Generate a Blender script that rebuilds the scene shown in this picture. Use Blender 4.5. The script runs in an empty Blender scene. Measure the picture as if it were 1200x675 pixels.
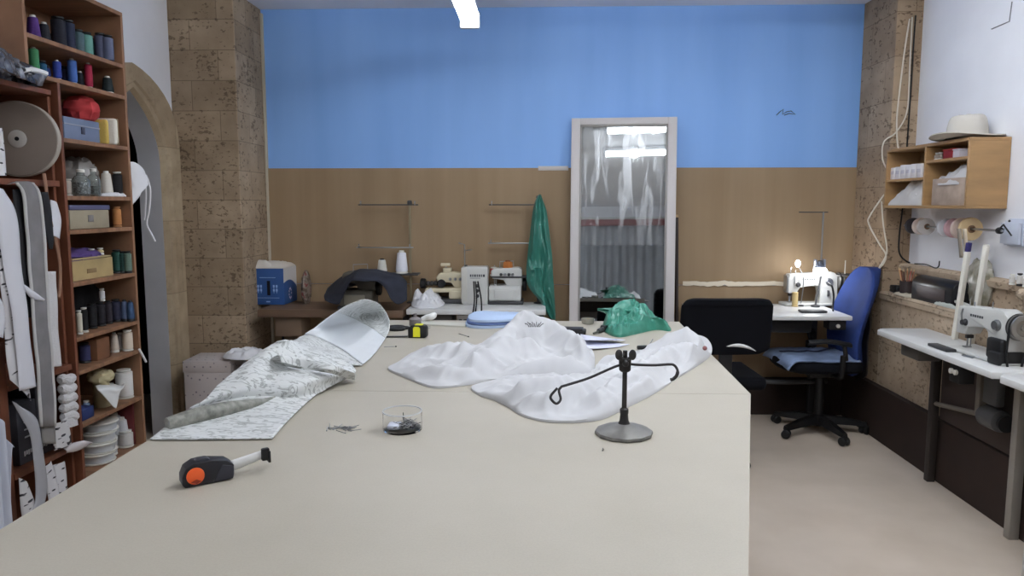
import bpy, bmesh, math, random
from mathutils import Vector, Matrix, noise
from mathutils.geometry import tessellate_polygon
random.seed(7)
SC = bpy.context.scene
COL = SC.collection
PI = math.pi
R = math.radians

# ---------------------------------------------------------------- camera
FPX, PITCH, YAW = 870.0, R(6.4), R(2.0)
CAM = Vector((0, 0, 1.45))
cd = bpy.data.cameras.new('camera')
cd.sensor_width = 36.0
cd.lens = FPX / 1200 * 36.0
cd.clip_start = 0.02
cam = bpy.data.objects.new('camera', cd)
cam.location = CAM
cam.rotation_euler = (PI / 2 - PITCH, 0, YAW)
COL.objects.link(cam)
SC.camera = cam
ROT = Matrix.Rotation(YAW, 3, 'Z') @ Matrix.Rotation(PI / 2 - PITCH, 3, 'X')


def at(px, py, x=None, y=None, z=None):
    """measured point of the photograph on a known plane of the room"""
    d = ROT @ Vector(((px - 600) / FPX, -(py - 337.5) / FPX, -1.0))
    if x is not None:
        t = (x - CAM.x) / d.x
    elif y is not None:
        t = (y - CAM.y) / d.y
    else:
        t = (z - CAM.z) / d.z
    return CAM + d * t


# ---------------------------------------------------------------- materials
def lin(c):
    return tuple((v / 255 / 12.92) if v / 255 <= 0.04045 else ((v / 255 + 0.055) / 1.055) ** 2.4 for v in c)


MATS = {}


def mat(name, rgb, rough=0.6, metal=0.0, var=0.0, vscale=8.0, bump=0.0, bscale=60.0, trans=0.0,
        alpha=1.0, emit=0.0, spec=0.5, sheen=0.0, subs=0.0, ior=1.45, rgb2=None, stretch=None):
    if name in MATS:
        return MATS[name]
    m = bpy.data.materials.new(name)
    m.use_nodes = True
    nt = m.node_tree
    b = nt.nodes['Principled BSDF']
    c = lin(rgb)
    b.inputs['Base Color'].default_value = (*c, 1)
    b.inputs['Roughness'].default_value = rough
    b.inputs['Metallic'].default_value = metal
    b.inputs['Transmission Weight'].default_value = trans
    b.inputs['Alpha'].default_value = alpha
    b.inputs['Specular IOR Level'].default_value = spec
    b.inputs['IOR'].default_value = ior
    b.inputs['Sheen Weight'].default_value = sheen
    if emit:
        b.inputs['Emission Color'].default_value = (*c, 1)
        b.inputs['Emission Strength'].default_value = emit
    tc = nt.nodes.new('ShaderNodeTexCoord')
    src = tc.outputs['Object']
    if stretch:
        mp = nt.nodes.new('ShaderNodeMapping')
        mp.inputs['Scale'].default_value = stretch
        nt.links.new(src, mp.inputs[0])
        src = mp.outputs[0]
    if var or rgb2:
        n = nt.nodes.new('ShaderNodeTexNoise')
        n.inputs['Scale'].default_value = vscale
        n.inputs['Detail'].default_value = 5
        nt.links.new(src, n.inputs['Vector'])
        r = nt.nodes.new('ShaderNodeValToRGB')
        a = rgb2 if rgb2 else tuple(max(0, v * (1 - var)) for v in rgb)
        e = rgb if rgb2 else tuple(min(255, v * (1 + var)) for v in rgb)
        r.color_ramp.elements[0].color = (*lin(a), 1)
        r.color_ramp.elements[1].color = (*lin(e), 1)
        r.color_ramp.elements[0].position = 0.3
        r.color_ramp.elements[1].position = 0.7
        nt.links.new(n.outputs['Fac'], r.inputs['Fac'])
        nt.links.new(r.outputs['Color'], b.inputs['Base Color'])
    if bump:
        n2 = nt.nodes.new('ShaderNodeTexNoise')
        n2.inputs['Scale'].default_value = bscale
        n2.inputs['Detail'].default_value = 4
        nt.links.new(src, n2.inputs['Vector'])
        bp = nt.nodes.new('ShaderNodeBump')
        bp.inputs['Strength'].default_value = bump
        bp.inputs['Distance'].default_value = 0.01
        nt.links.new(n2.outputs['Fac'], bp.inputs['Height'])
        nt.links.new(bp.outputs['Normal'], b.inputs['Normal'])
    MATS[name] = m
    return m


# ---------------------------------------------------------------- mesh builder
class MB:
    def __init__(s):
        s.v = []
        s.f = []

    def add(s, vs, fs):
        n = len(s.v)
        s.v += [Vector(p) for p in vs]
        s.f += [tuple(i + n for i in f) for f in fs]
        return s

    def box(s, x0, x1, y0, y1, z0, z1):
        vs = [(x, y, z) for z in (z0, z1) for y in (y0, y1) for x in (x0, x1)]
        return s.add(vs, [(0, 2, 3, 1), (4, 5, 7, 6), (0, 1, 5, 4), (2, 6, 7, 3), (0, 4, 6, 2), (1, 3, 7, 5)])

    def rbox(s, x0, x1, y0, y1, z0, z1, r=0.004, seg=2):
        bm = bmesh.new()
        vs = [bm.verts.new((x, y, z)) for z in (z0, z1) for y in (y0, y1) for x in (x0, x1)]
        for f in [(0, 2, 3, 1), (4, 5, 7, 6), (0, 1, 5, 4), (2, 6, 7, 3), (0, 4, 6, 2), (1, 3, 7, 5)]:
            bm.faces.new([vs[i] for i in f])
        r = min(r, 0.49 * min(abs(x1 - x0), abs(y1 - y0), abs(z1 - z0)))
        bmesh.ops.bevel(bm, geom=bm.edges[:], offset=r, segments=seg, affect='EDGES', profile=0.5)
        s.frombm(bm)
        return s

    def frombm(s, bm, M=None):
        bm.verts.index_update()
        s.add([(M @ v.co) if M else v.co.copy() for v in bm.verts], [[v.index for v in f.verts] for f in bm.faces])
        bm.free()
        return s

    def lathe(s, prof, o=(0, 0, 0), seg=20, axis='z', cap=True):
        o = Vector(o)
        vs, fs = [], []
        for r, h in prof:
            for i in range(seg):
                a = 2 * PI * i / seg
                c, d = r * math.cos(a), r * math.sin(a)
                p = {'z': (c, d, h), 'x': (h, c, d), 'y': (d, h, c)}[axis]
                vs.append(o + Vector(p))
        n = len(prof)
        for j in range(n - 1):
            for i in range(seg):
                k = (i + 1) % seg
                fs.append((j * seg + i, j * seg + k, (j + 1) * seg + k, (j + 1) * seg + i))
        if cap:
            if prof[0][0] > 1e-6:
                fs.append(tuple(reversed(range(seg))))
            if prof[-1][0] > 1e-6:
                fs.append(tuple((n - 1) * seg + i for i in range(seg)))
        return s.add(vs, fs)

    def tube(s, pts, r, seg=8, closed=False, cap=True):
        pts = [Vector(p) for p in pts]
        n = len(pts)
        rs = r if isinstance(r, (list, tuple)) else [r] * n
        vs, fs = [], []
        up = None
        for i, p in enumerate(pts):
            if closed:
                t = pts[(i + 1) % n] - pts[i - 1]
            else:
                t = pts[min(i + 1, n - 1)] - pts[max(i - 1, 0)]
            if t.length < 1e-9:
                t = Vector((0, 0, 1))
            t.normalize()
            if up is None:
                up = Vector((0, 0, 1)) if abs(t.z) < 0.9 else Vector((1, 0, 0))
            u = up - t * up.dot(t)
            if u.length < 1e-6:
                u = t.orthogonal()
            u.normalize()
            up = u
            w = t.cross(u)
            for k in range(seg):
                a = 2 * PI * k / seg
                vs.append(p + (u * math.cos(a) + w * math.sin(a)) * rs[i])
        m = n if closed else n - 1
        for j in range(m):
            j2 = (j + 1) % n
            for k in range(seg):
                k2 = (k + 1) % seg
                fs.append((j * seg + k, j * seg + k2, j2 * seg + k2, j2 * seg + k))
        if cap and not closed:
            fs.append(tuple(reversed(range(seg))))
            fs.append(tuple((n - 1) * seg + k for k in range(seg)))
        return s.add(vs, fs)

    def prism(s, poly, a0, a1, axis='z'):
        """poly is a list of 2D points: xy for z, xz for y, yz for x"""
        n = len(poly)

        def mk(p, a):
            return {'z': (p[0], p[1], a), 'y': (p[0], a, p[1]), 'x': (a, p[0], p[1])}[axis]
        vs = [mk(p, a0) for p in poly] + [mk(p, a1) for p in poly]
        fs = [(i, (i + 1) % n, n + (i + 1) % n, n + i) for i in range(n)]
        for t in tessellate_polygon([[Vector((p[0], p[1], 0)) for p in poly]]):
            fs.append(tuple(t))
            fs.append(tuple(n + i for i in reversed(t)))
        return s.add(vs, fs)

    def ball(s, c, r, seg=14, rings=8):
        c = Vector(c)
        rr = r if isinstance(r, (tuple, list)) else (r, r, r)
        prof = [(math.sin(PI * i / rings), -math.cos(PI * i / rings)) for i in range(rings + 1)]
        m = MB().lathe([(max(p, 1e-4), h) for p, h in prof], seg=seg)
        return s.add([c + Vector((v.x * rr[0], v.y * rr[1], v.z * rr[2])) for v in m.v], m.f)

    def grid(s, rows):
        n, k = len(rows), len(rows[0])
        vs = [p for r in rows for p in r]
        fs = [(j * k + i, j * k + i + 1, (j + 1) * k + i + 1, (j + 1) * k + i) for j in range(n - 1) for i in range(k - 1)]
        return s.add(vs, fs)

    def xf(s, M):
        s.v = [M @ p for p in s.v]
        return s

    def build(s, name, m, parent=None, world=False, smooth=True, angle=35, bevel=0.0, bseg=2, solid=0.0, mat2=None,
              subsurf=0, merge=False, soff=-1.0):
        me = bpy.data.meshes.new(name)
        vs = s.v
        o = bpy.data.objects.new(name, me)
        if parent is not None:
            if world:
                inv = wmat(parent).inverted()
                vs = [inv @ p for p in vs]
        else:
            lo = Vector((min(p.x for p in vs), min(p.y for p in vs), min(p.z for p in vs)))
            hi = Vector((max(p.x for p in vs), max(p.y for p in vs), max(p.z for p in vs)))
            b = Vector(((lo.x + hi.x) / 2, (lo.y + hi.y) / 2, lo.z))
            vs = [p - b for p in vs]
            o.location = b
        me.from_pydata([tuple(p) for p in vs], [], s.f)
        me.validate()
        bm = bmesh.new()
        bm.from_mesh(me)
        if merge:
            bmesh.ops.remove_doubles(bm, verts=bm.verts[:], dist=1e-5)
        bmesh.ops.recalc_face_normals(bm, faces=bm.faces[:])
        if bevel:
            es = [e for e in bm.edges if len(e.link_faces) == 2 and e.calc_face_angle(0) > R(30)]
            bmesh.ops.bevel(bm, geom=es, offset=bevel, segments=bseg, affect='EDGES', profile=0.5, clamp_overlap=True)
        for f in bm.faces:
            f.smooth = smooth
        if smooth:
            for e in bm.edges:
                if len(e.link_faces) == 2 and e.calc_face_angle(0) > R(angle):
                    e.smooth = False
        bm.to_mesh(me)
        bm.free()
        me.materials.append(m)
        if mat2:
            me.materials.append(mat2)
        COL.objects.link(o)
        if parent is not None:
            o.parent = parent
        if solid:
            md = o.modifiers.new('thickness', 'SOLIDIFY')
            md.thickness = solid
            md.offset = soff
            if mat2:
                md.material_offset = 1
                md.material_offset_rim = 0
        if subsurf:
            md = o.modifiers.new('smooth', 'SUBSURF')
            md.levels = md.render_levels = subsurf
        return o


def wmat(o):
    M = Matrix.LocRotScale(o.location, o.rotation_euler, None)
    return (wmat(o.parent) @ M) if o.parent else M


def tag(o, label, cat, group=None, kind=None):
    o['label'] = label
    o['category'] = cat
    if group:
        o['group'] = group
    if kind:
        o['kind'] = kind
    return o


def thing(name, label, cat, loc=(0, 0, 0), rz=0.0, group=None, rot=None):
    o = bpy.data.objects.new(name, None)
    o.empty_display_size = 0.05
    COL.objects.link(o)
    o.location = loc
    o.rotation_euler = rot if rot else (0, 0, rz)
    return tag(o, label, cat, group)


def struct(name, mb, m, parent=None, **k):
    o = mb.build(name, m, parent, **k)
    if parent is None:
        o['kind'] = 'structure'
    return o


def crom(p, n):
    """Catmull-Rom resampling of an open list of points, n samples"""
    p = [Vector(q) for q in p]
    k = len(p)
    out = []
    for i in range(n):
        t = i / (n - 1) * (k - 1)
        j = min(int(t), k - 2)
        u = t - j
        p1, p2 = p[j], p[j + 1]
        p0 = p[j - 1] if j > 0 else p1 * 2 - p2
        p3 = p[j + 2] if j + 2 < k else p2 * 2 - p1
        out.append(0.5 * ((2 * p1) + (p2 - p0) * u + (2 * p0 - 5 * p1 + 4 * p2 - p3) * u * u + (3 * p1 - p0 - 3 * p2 + p3) * u ** 3))
    return out


def croms(p, n):
    """closed Catmull-Rom"""
    k = len(p)
    out = []
    for i in range(n):
        t = i / n * k
        j = int(t)
        u = t - j
        p0, p1, p2, p3 = [Vector(p[(j + q) % k]) for q in (-1, 0, 1, 2)]
        out.append(0.5 * ((2 * p1) + (p2 - p0) * u + (2 * p0 - 5 * p1 + 4 * p2 - p3) * u * u + (3 * p1 - p0 - 3 * p2 + p3) * u ** 3))
    return out


def loft(rows, n, k):
    """bicubic surface through a control grid"""
    r1 = [crom(r, k) for r in rows]
    cols = [crom([r[i] for r in r1], n) for i in range(k)]
    return [[cols[i][j] for i in range(k)] for j in range(n)]


def seg_d(p, a, b):
    ab = b - a
    t = max(0, min(1, (p - a).dot(ab) / max(ab.length_squared, 1e-9)))
    return (p - a - ab * t).length, t


def crumple(x, y, s, seed=0.0):
    """sharp-creased cloth noise in 0..1"""
    q = Vector((x * s + seed, y * s - seed, seed * 0.37))
    w = noise.noise_vector(q * 0.7) * 0.6
    a = 1 - abs(noise.noise(q + w)) * 2.2
    b = 1 - abs(noise.noise((q + w) * 2.1 + Vector((3, 7, 1)))) * 2.2
    return 0.65 * a + 0.35 * b


def pile(outline, z0, hbase, ridges, nring=26, nseg=130, amp=0.012, cs=9.0, seed=0.0, center=None, edge=0.006, power=2.0, smooth_out=True):
    """draped cloth: closed outline on a surface, ridge folds, crumples"""
    out = [Vector((p[0], p[1], 0)) for p in outline]
    ring = croms(out, nseg) if smooth_out else out
    c = Vector((center[0], center[1], 0)) if center else sum(out, Vector()) / len(out)
    rg = []
    for pts, w in ridges:
        rg.append(([Vector((p[0], p[1], 0)) for p in pts], [p[2] for p in pts], w))
    rows = []
    for j in range(nring + 1):
        s = 1 - (j / nring) ** 1.0
        row = []
        for q in ring:
            p = c + (q - c) * s
            e = 1 - s ** power
            h = edge + hbase * e
            best = 0
            for pts, hs, w in rg:
                for i in range(len(pts) - 1):
                    d, t = seg_d(p, pts[i], pts[i + 1])
                    best = max(best, (hs[i] * (1 - t) + hs[i + 1] * t) * math.exp(-(d / w) ** 2))
            h += best * min(1, e * 4 + 0.15)
            h += amp * crumple(p.x, p.y, cs, seed) * min(1, e * 3 + 0.1)
            row.append(Vector((p.x, p.y, z0 + max(h, 0.003))))
        row.append(row[0].copy())
        rows.append(row)
    skirt = [Vector((p.x, p.y, z0 + 0.0008)) for p in rows[0]]
    return MB().grid([skirt] + rows)
# ---------------------------------------------------------------- room
XL, XR, YB, YF, ZC = -2.30, 2.30, 5.15, -2.6, 2.765


def node_mat(name):
    m = bpy.data.materials.new(name)
    m.use_nodes = True
    MATS[name] = m
    return m, m.node_tree, m.node_tree.nodes['Principled BSDF'], m.node_tree.nodes, m.node_tree.links


def ramp(nt, fac, stops):
    r = nt.nodes.new('ShaderNodeValToRGB')
    els = r.color_ramp.elements
    while len(els) < len(stops):
        els.new(0.5)
    for e, (p, c) in zip(els, stops):
        e.position = p
        e.color = (*lin(c), 1) if max(c) > 1 else (*c, 1)
    nt.links.new(fac, r.inputs['Fac'])
    return r.outputs['Color']


def mixc(nt, mode, fac, a, b):
    n = nt.nodes.new('ShaderNodeMix')
    n.data_type = 'RGBA'
    n.blend_type = mode
    if isinstance(fac, float):
        n.inputs[0].default_value = fac
    else:
        nt.links.new(fac, n.inputs[0])
    nt.links.new(a, n.inputs[6])
    nt.links.new(b, n.inputs[7])
    return n.outputs[2]


def stone_mat(name, c1, c2, pore=0.5, row=0.185, wid=0.30):
    m, nt, b, N, L = node_mat(name)
    tc = N.new('ShaderNodeTexCoord')
    sep = N.new('ShaderNodeSeparateXYZ')
    L.new(tc.outputs['Object'], sep.inputs[0])
    ad = N.new('ShaderNodeMath')
    L.new(sep.outputs['X'], ad.inputs[0])
    L.new(sep.outputs['Y'], ad.inputs[1])
    cb = N.new('ShaderNodeCombineXYZ')
    L.new(ad.outputs[0], cb.inputs['X'])
    L.new(sep.outputs['Z'], cb.inputs['Y'])
    br = N.new('ShaderNodeTexBrick')
    br.offset = 0.42
    br.inputs['Scale'].default_value = 1.0
    br.inputs['Brick Width'].default_value = wid
    br.inputs['Row Height'].default_value = row
    br.inputs['Mortar Size'].default_value = 0.0035
    br.inputs['Mortar Smooth'].default_value = 0.6
    br.inputs['Color1'].default_value = (*lin(c1), 1)
    br.inputs['Color2'].default_value = (*lin(c2), 1)
    br.inputs['Mortar'].default_value = (*lin(tuple(v * 0.86 for v in c2)), 1)
    L.new(cb.outputs[0], br.inputs['Vector'])
    no = N.new('ShaderNodeTexNoise')
    no.inputs['Scale'].default_value = 7
    no.inputs['Detail'].default_value = 6
    L.new(tc.outputs['Object'], no.inputs['Vector'])
    tint = ramp(nt, no.outputs['Fac'], [(0.3, (0.72, 0.70, 0.68)), (0.7, (1.0, 1.0, 1.0))])
    col = mixc(nt, 'MULTIPLY', 1.0, br.outputs['Color'], tint)
    # pores of the shell limestone: sparse irregular pits
    no2 = N.new('ShaderNodeTexNoise')
    no2.inputs['Scale'].default_value = 30
    no2.inputs['Detail'].default_value = 3
    no2.inputs['Roughness'].default_value = 0.62
    mp = N.new('ShaderNodeMapping')
    mp.inputs['Scale'].default_value = (1, 1, 1.5)
    L.new(tc.outputs['Object'], mp.inputs[0])
    L.new(mp.outputs[0], no2.inputs['Vector'])
    no3 = N.new('ShaderNodeTexNoise')
    no3.inputs['Scale'].default_value = 5.5
    L.new(tc.outputs['Object'], no3.inputs['Vector'])
    sub = N.new('ShaderNodeMath')
    sub.operation = 'MULTIPLY_ADD'
    sub.inputs[1].default_value = 0.35
    L.new(no3.outputs['Fac'], sub.inputs[0])
    L.new(no2.outputs['Fac'], sub.inputs[2])
    pit = ramp(nt, sub.outputs[0], [(0.745, (1.0, 1.0, 1.0)), (0.815, (1 - pore, 1 - pore * 1.05, 1 - pore * 1.1))])
    col = mixc(nt, 'MULTIPLY', 1.0, col, pit)
    L.new(col, b.inputs['Base Color'])
    b.inputs['Roughness'].default_value = 0.9
    bp = N.new('ShaderNodeBump')
    bp.inputs['Strength'].default_value = 0.35
    bp.inputs['Distance'].default_value = 0.01
    L.new(pit, bp.inputs['Height'])
    L.new(bp.outputs['Normal'], b.inputs['Normal'])
    return m


M_STONE_L = stone_mat('pillar limestone', (182, 161, 135), (157, 137, 112), 0.5)
M_STONE_R = stone_mat('pillar limestone lighter', (180, 158, 132), (162, 138, 112), 0.55, 0.26, 0.5)
M_LEDGE = stone_mat('wainscot limestone', (196, 176, 152), (178, 158, 134), 0.45, 0.30, 0.62)
M_ARCH = stone_mat('arch limestone', (184, 166, 138), (172, 152, 124), 0.12, 0.45, 0.8)
M_WHITE = mat('white plaster', (236, 237, 242), 0.85, var=0.03, vscale=1.5, bump=0.08, bscale=25)
M_REVEAL = mat('grey painted reveal', (206, 206, 210), 0.8, var=0.05, vscale=3)
M_CEIL = mat('ceiling paint', (236, 238, 244), 0.9, var=0.03, vscale=1.0)
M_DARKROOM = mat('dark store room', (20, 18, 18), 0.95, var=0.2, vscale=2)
M_SKIRT = mat('dark brown skirting', (40, 26, 20), 0.75, var=0.1)

# blue wall: rolled paint with faint vertical roller bands
m, nt, b, N, L = node_mat('blue wall paint')
tc = N.new('ShaderNodeTexCoord')
mp = N.new('ShaderNodeMapping')
mp.inputs['Scale'].default_value = (2.2, 1, 0.25)
L.new(tc.outputs['Object'], mp.inputs[0])
no = N.new('ShaderNodeTexNoise')
no.inputs['Scale'].default_value = 2.0
no.inputs['Detail'].default_value = 4
L.new(mp.outputs[0], no.inputs['Vector'])
L.new(ramp(nt, no.outputs['Fac'], [(0.25, (130, 176, 238)), (0.75, (142, 187, 247))]), b.inputs['Base Color'])
b.inputs['Roughness'].default_value = 0.55
M_BLUE = m

# corrugated brown board
m, nt, b, N, L = node_mat('brown board')
tc = N.new('ShaderNodeTexCoord')
mp = N.new('ShaderNodeMapping')
mp.inputs['Scale'].default_value = (6.0, 1, 0.2)
L.new(tc.outputs['Object'], mp.inputs[0])
no = N.new('ShaderNodeTexNoise')
no.inputs['Scale'].default_value = 1.6
no.inputs['Detail'].default_value = 5
L.new(mp.outputs[0], no.inputs['Vector'])
c0 = ramp(nt, no.outputs['Fac'], [(0.3, (146, 122, 92)), (0.7, (158, 134, 104))])
no2 = N.new('ShaderNodeTexNoise')
no2.inputs['Scale'].default_value = 2.2
L.new(tc.outputs['Object'], no2.inputs['Vector'])
c1 = mixc(nt, 'MULTIPLY', 0.6, c0, ramp(nt, no2.outputs['Fac'], [(0.3, (0.86, 0.85, 0.84)), (0.7, (1.0, 1.0, 1.0))]))
L.new(c1, b.inputs['Base Color'])
b.inputs['Roughness'].default_value = 0.7
M_BOARD = m

# floor: dull beige sheet floor
m, nt, b, N, L = node_mat('beige floor')
tc = N.new('ShaderNodeTexCoord')
no = N.new('ShaderNodeTexNoise')
no.inputs['Scale'].default_value = 3
no.inputs['Detail'].default_value = 6
L.new(tc.outputs['Object'], no.inputs['Vector'])
L.new(ramp(nt, no.outputs['Fac'], [(0.3, (206, 190, 172)), (0.7, (220, 205, 188))]), b.inputs['Base Color'])
b.inputs['Roughness'].default_value = 0.5
M_FLOOR = m

struct('floor', MB().box(-4.2, XR + .1, YF - .1, 5.6, -0.1, 0), M_FLOOR, smooth=False)
struct('ceiling', MB().box(-2.5, XR + .2, YF - .1, YB + .2, ZC, ZC + .1), M_CEIL, smooth=False)
struct('wall_back', MB().box(-2.5, XR + .2, YB, YB + .12, 0, ZC), M_BLUE, smooth=False)
struct('wall_right', MB().box(XR, XR + .12, YF, YB, 0, ZC), M_WHITE, smooth=False)
struct('wall_front', MB().box(-2.5, XR + .2, YF - .12, YF, 0, ZC), M_WHITE, smooth=False)

# left wall with the pointed arch opening
AC = 4.185
half_in = [(0.0, 2.09), (0.1, 2.025), (0.19, 1.945), (0.25, 1.865), (0.288, 1.78), (0.30, 1.70), (0.30, 0.0)]
half_out = [(0.0, 2.24), (0.12, 2.215), (0.25, 2.165), (0.36, 2.095), (0.44, 2.005), (0.485, 1.90), (0.495, 1.80), (0.495, 0.0)]


def smooth_half(h):
    c = crom([(p[0], p[1], 0) for p in h[:-1]], 14)
    return [(p.x, p.y) for p in c] + [h[-1]]


hi_, ho_ = smooth_half(half_in), smooth_half(half_out)
inner = [(AC - y, z) for y, z in reversed(hi_)] + [(AC + y, z) for y, z in hi_[1:]]
outer = [(AC - y, z) for y, z in reversed(ho_)] + [(AC + y, z) for y, z in ho_[1:]]
wall_poly = [(YF, 0), (YF, ZC), (YB, ZC), (YB, 0)] + list(reversed(inner))
struct('wall_left', MB().prism(wall_poly, XL - .12, XL, 'x'), M_WHITE, smooth=False)
# stone surround of the arch, proud of the plaster, with a chamfer towards the opening
ring = MB()
n = min(len(inner), len(outer))
nn = 30


def resamp(poly, n):
    d = [0]
    for a, c in zip(poly, poly[1:]):
        d.append(d[-1] + math.hypot(c[0] - a[0], c[1] - a[1]))
    out = []
    for i in range(n):
        t = d[-1] * i / (n - 1)
        j = max(k for k in range(len(d)) if d[k] <= t + 1e-9)
        j = min(j, len(poly) - 2)
        u = (t - d[j]) / max(d[j + 1] - d[j], 1e-9)
        out.append((poly[j][0] + (poly[j + 1][0] - poly[j][0]) * u, poly[j][1] + (poly[j + 1][1] - poly[j][1]) * u))
    return out


def arch_at(f):
    """outline between inner (f=0) and outer (f=1)"""
    hi2 = [(0, 2.09 + f * .15)]
    A = resamp(hi_, nn)
    B = resamp(ho_, nn)
    H = [(a[0] + (c[0] - a[0]) * f, a[1] + (c[1] - a[1]) * f) for a, c in zip(A, B)]
    return [(AC - y, z) for y, z in reversed(H)] + [(AC + y, z) for y, z in H[1:]]


sect = [(0.0, XL - .0), (0.0, XL + .004), (0.12, XL + .03), (0.3, XL + .03), (0.36, XL + .042), (0.95, XL + .042), (1.0, XL + .03), (1.0, XL - .002)]
rows = [[Vector((x, y, max(z, 0.0))) for (y, z) in arch_at(f)] for f, x in sect]
struct('trim_2', MB().grid(rows), M_ARCH, angle=25)
# grey painted reveal behind the stone surround
rv = [[Vector((x, y + (-.002 if y > AC else .002), z - .002)) for (y, z) in inner] for x in (XL + .006, XL - .13)]
struct('trim_3', MB().grid(rv), M_REVEAL, angle=25)
# dim store room seen through the arch
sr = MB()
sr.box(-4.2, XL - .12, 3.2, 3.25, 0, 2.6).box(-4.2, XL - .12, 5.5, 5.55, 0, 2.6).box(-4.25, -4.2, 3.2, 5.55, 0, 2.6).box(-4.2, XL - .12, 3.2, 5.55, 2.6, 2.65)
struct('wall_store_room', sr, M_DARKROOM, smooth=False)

# pillars
def pillar(name, x0, x1, m, ch):
    p = [(x0, 4.68), (x1, 4.68), (x1, YB), (x0, YB)]
    struct(name, MB().prism(p, 0, ZC), m, smooth=False, bevel=0.006, bseg=2)


pillar('wall_pillar_left', XL - .02, -1.885, M_STONE_L, 1)
pillar('wall_pillar_right', 2.1455, XR + .02, M_STONE_R, -1)

# stone wainscot, ledge and moulding on the right
wz = 0.915
wp = [(XR, 0), (2.145, 0), (2.145, wz - .05), (2.132, wz - .045), (2.13, wz - .012), (2.14, wz), (2.27, wz + .004), (2.27, 1.04), (2.245, 1.045), (2.24, 1.075), (2.255, 1.088), (XR, 1.09)]
struct('wall_right_lower', MB().prism([(a, c) for a, c in wp], -0.4, 4.68, 'y'), M_LEDGE, smooth=False)
wp2 = [(2.27, wz), (2.145, wz), (2.145, 1.03), (2.13, 1.035), (2.125, 1.06), (2.14, 1.078), (2.27, 1.08)]
struct('trim_4', MB().prism(wp2, -0.4, 3.36, 'y'), M_LEDGE, smooth=False)
struct('baseboard_right', MB().box(2.10, 2.145, -0.4, 5.13, 0, 0.33), M_SKIRT, smooth=False, bevel=.004)
struct('baseboard_back', MB().box(-1.885, 2.099, 5.085, YB, 0, 0.255), M_SKIRT, smooth=False, bevel=.004)

# brown board over the lower back wall: two courses and the joint between them
struct('trim_5', MB().box(-1.883, 2.144, YB - .016, YB - .001, 0.90, 1.700), M_BOARD, smooth=False)
struct('trim_6', MB().box(-1.883, 2.144, YB - .012, YB - .001, 0.25, 0.897), M_BOARD, smooth=False)
struct('trim_7', MB().box(-1.884, -1.868, YB - .03, YB - .001, 0.25, ZC - .03), mat('corner strip', (188, 178, 160), .7), smooth=False, bevel=.003)

# pale torn strip along the joint on the right
pts = []
for i in range(40):
    x = 1.0 + i / 39 * .93
    pts.append((x, 0.925 + .012 * noise.noise(Vector((x * 9, 0, 0))) + .006 * noise.noise(Vector((x * 40, 1, 0)))))
low = [(x, z - .028 - .012 * abs(noise.noise(Vector((x * 14, 5, 0))))) for x, z in pts]
o = MB().prism(pts + low[::-1], YB - .024, YB - .0165, 'y').build('paper_strip', mat('torn paper', (226, 214, 192), .8))
tag(o, 'pale torn paper strip along the brown board behind the lit sewing machine', 'paper strip')
o = MB().rbox(0.0, 0.205, YB - .021, YB - .0165, 1.682, 1.712, .001).build('paper_label', mat('label paper', (196, 190, 186), .8))
tag(o, 'small white paper strip on the blue wall edge left of the mirror', 'paper strip')

# scratch on the blue wall
a0 = at(912, 133, y=YB - .001)
sc_pts = [at(x, y, y=YB - .002) for x, y in ((910, 135), (914, 131), (918, 128), (917, 134), (922, 131), (927, 130), (932, 134), (925, 133), (919, 135))]
o = MB().tube(sc_pts, .003, 5).build('wall_scratch', mat('scratch', (60, 66, 86), .9))
o['kind'] = 'structure'

# crack line on the right wall
o = MB().tube([at(1186, 2, x=XR - .002), at(1183, 25, x=XR - .002), at(1162, 34, x=XR - .002)], .003, 5).build('wall_crack', mat('crack', (120, 118, 122), .9))
o['kind'] = 'structure'

# ---------------------------------------------------------------- lamps
M_TUBE = mat('lit fluorescent tube', (246, 250, 255), .4, emit=1.0)
M_TUBE.node_tree.nodes['Principled BSDF'].inputs['Emission Strength'].default_value = 27.0
M_FILLTUBE = mat('added fill tube', (244, 249, 255), .4, emit=1.0)
M_FILLTUBE.node_tree.nodes['Principled BSDF'].inputs['Emission Strength'].default_value = 19.0
M_TUBE2 = mat('bright fluorescent tube', (244, 249, 255), .4, emit=1.0)
M_TUBE2.node_tree.nodes['Principled BSDF'].inputs['Emission Strength'].default_value = 60.0
M_LAMP = mat('lamp housing', (226, 228, 230), .5)


def fluo(label, p0, p1, z, hang, group=None, mt=None):
    p0, p1 = Vector((*p0, z)), Vector((*p1, z))
    d = (p1 - p0)
    ang = math.atan2(d.y, d.x)
    Ln = d.length
    t = thing('fluorescent_lamp', label, 'lamp', ((p0 + p1) / 2), ang, group)
    h = Ln / 2
    MB().prism([(-.055, .032), (-.03, .075), (.03, .075), (.055, .032)], -h, h, 'x').build('housing', M_LAMP, t)
    for s in (-1, 1):
        MB().rbox(s * h - .018, s * h + .018, -.055, .055, -.03, .06, .006).build('end_cap', M_LAMP, t)
    for s in (-1, 1):
        MB().lathe([(.015, -h + .015), (.015, h - .015)], (0, s * .03, 0), 12, 'x').build('tube', mt or M_TUBE, t)
    if hang > .02:
        for s in (-.7, .7):
            MB().tube([(s * h, 0, .07), (s * h, 0, .07 + hang)], .006, 6).build('suspension_rod', M_LAMP, t)
    return t


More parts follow.
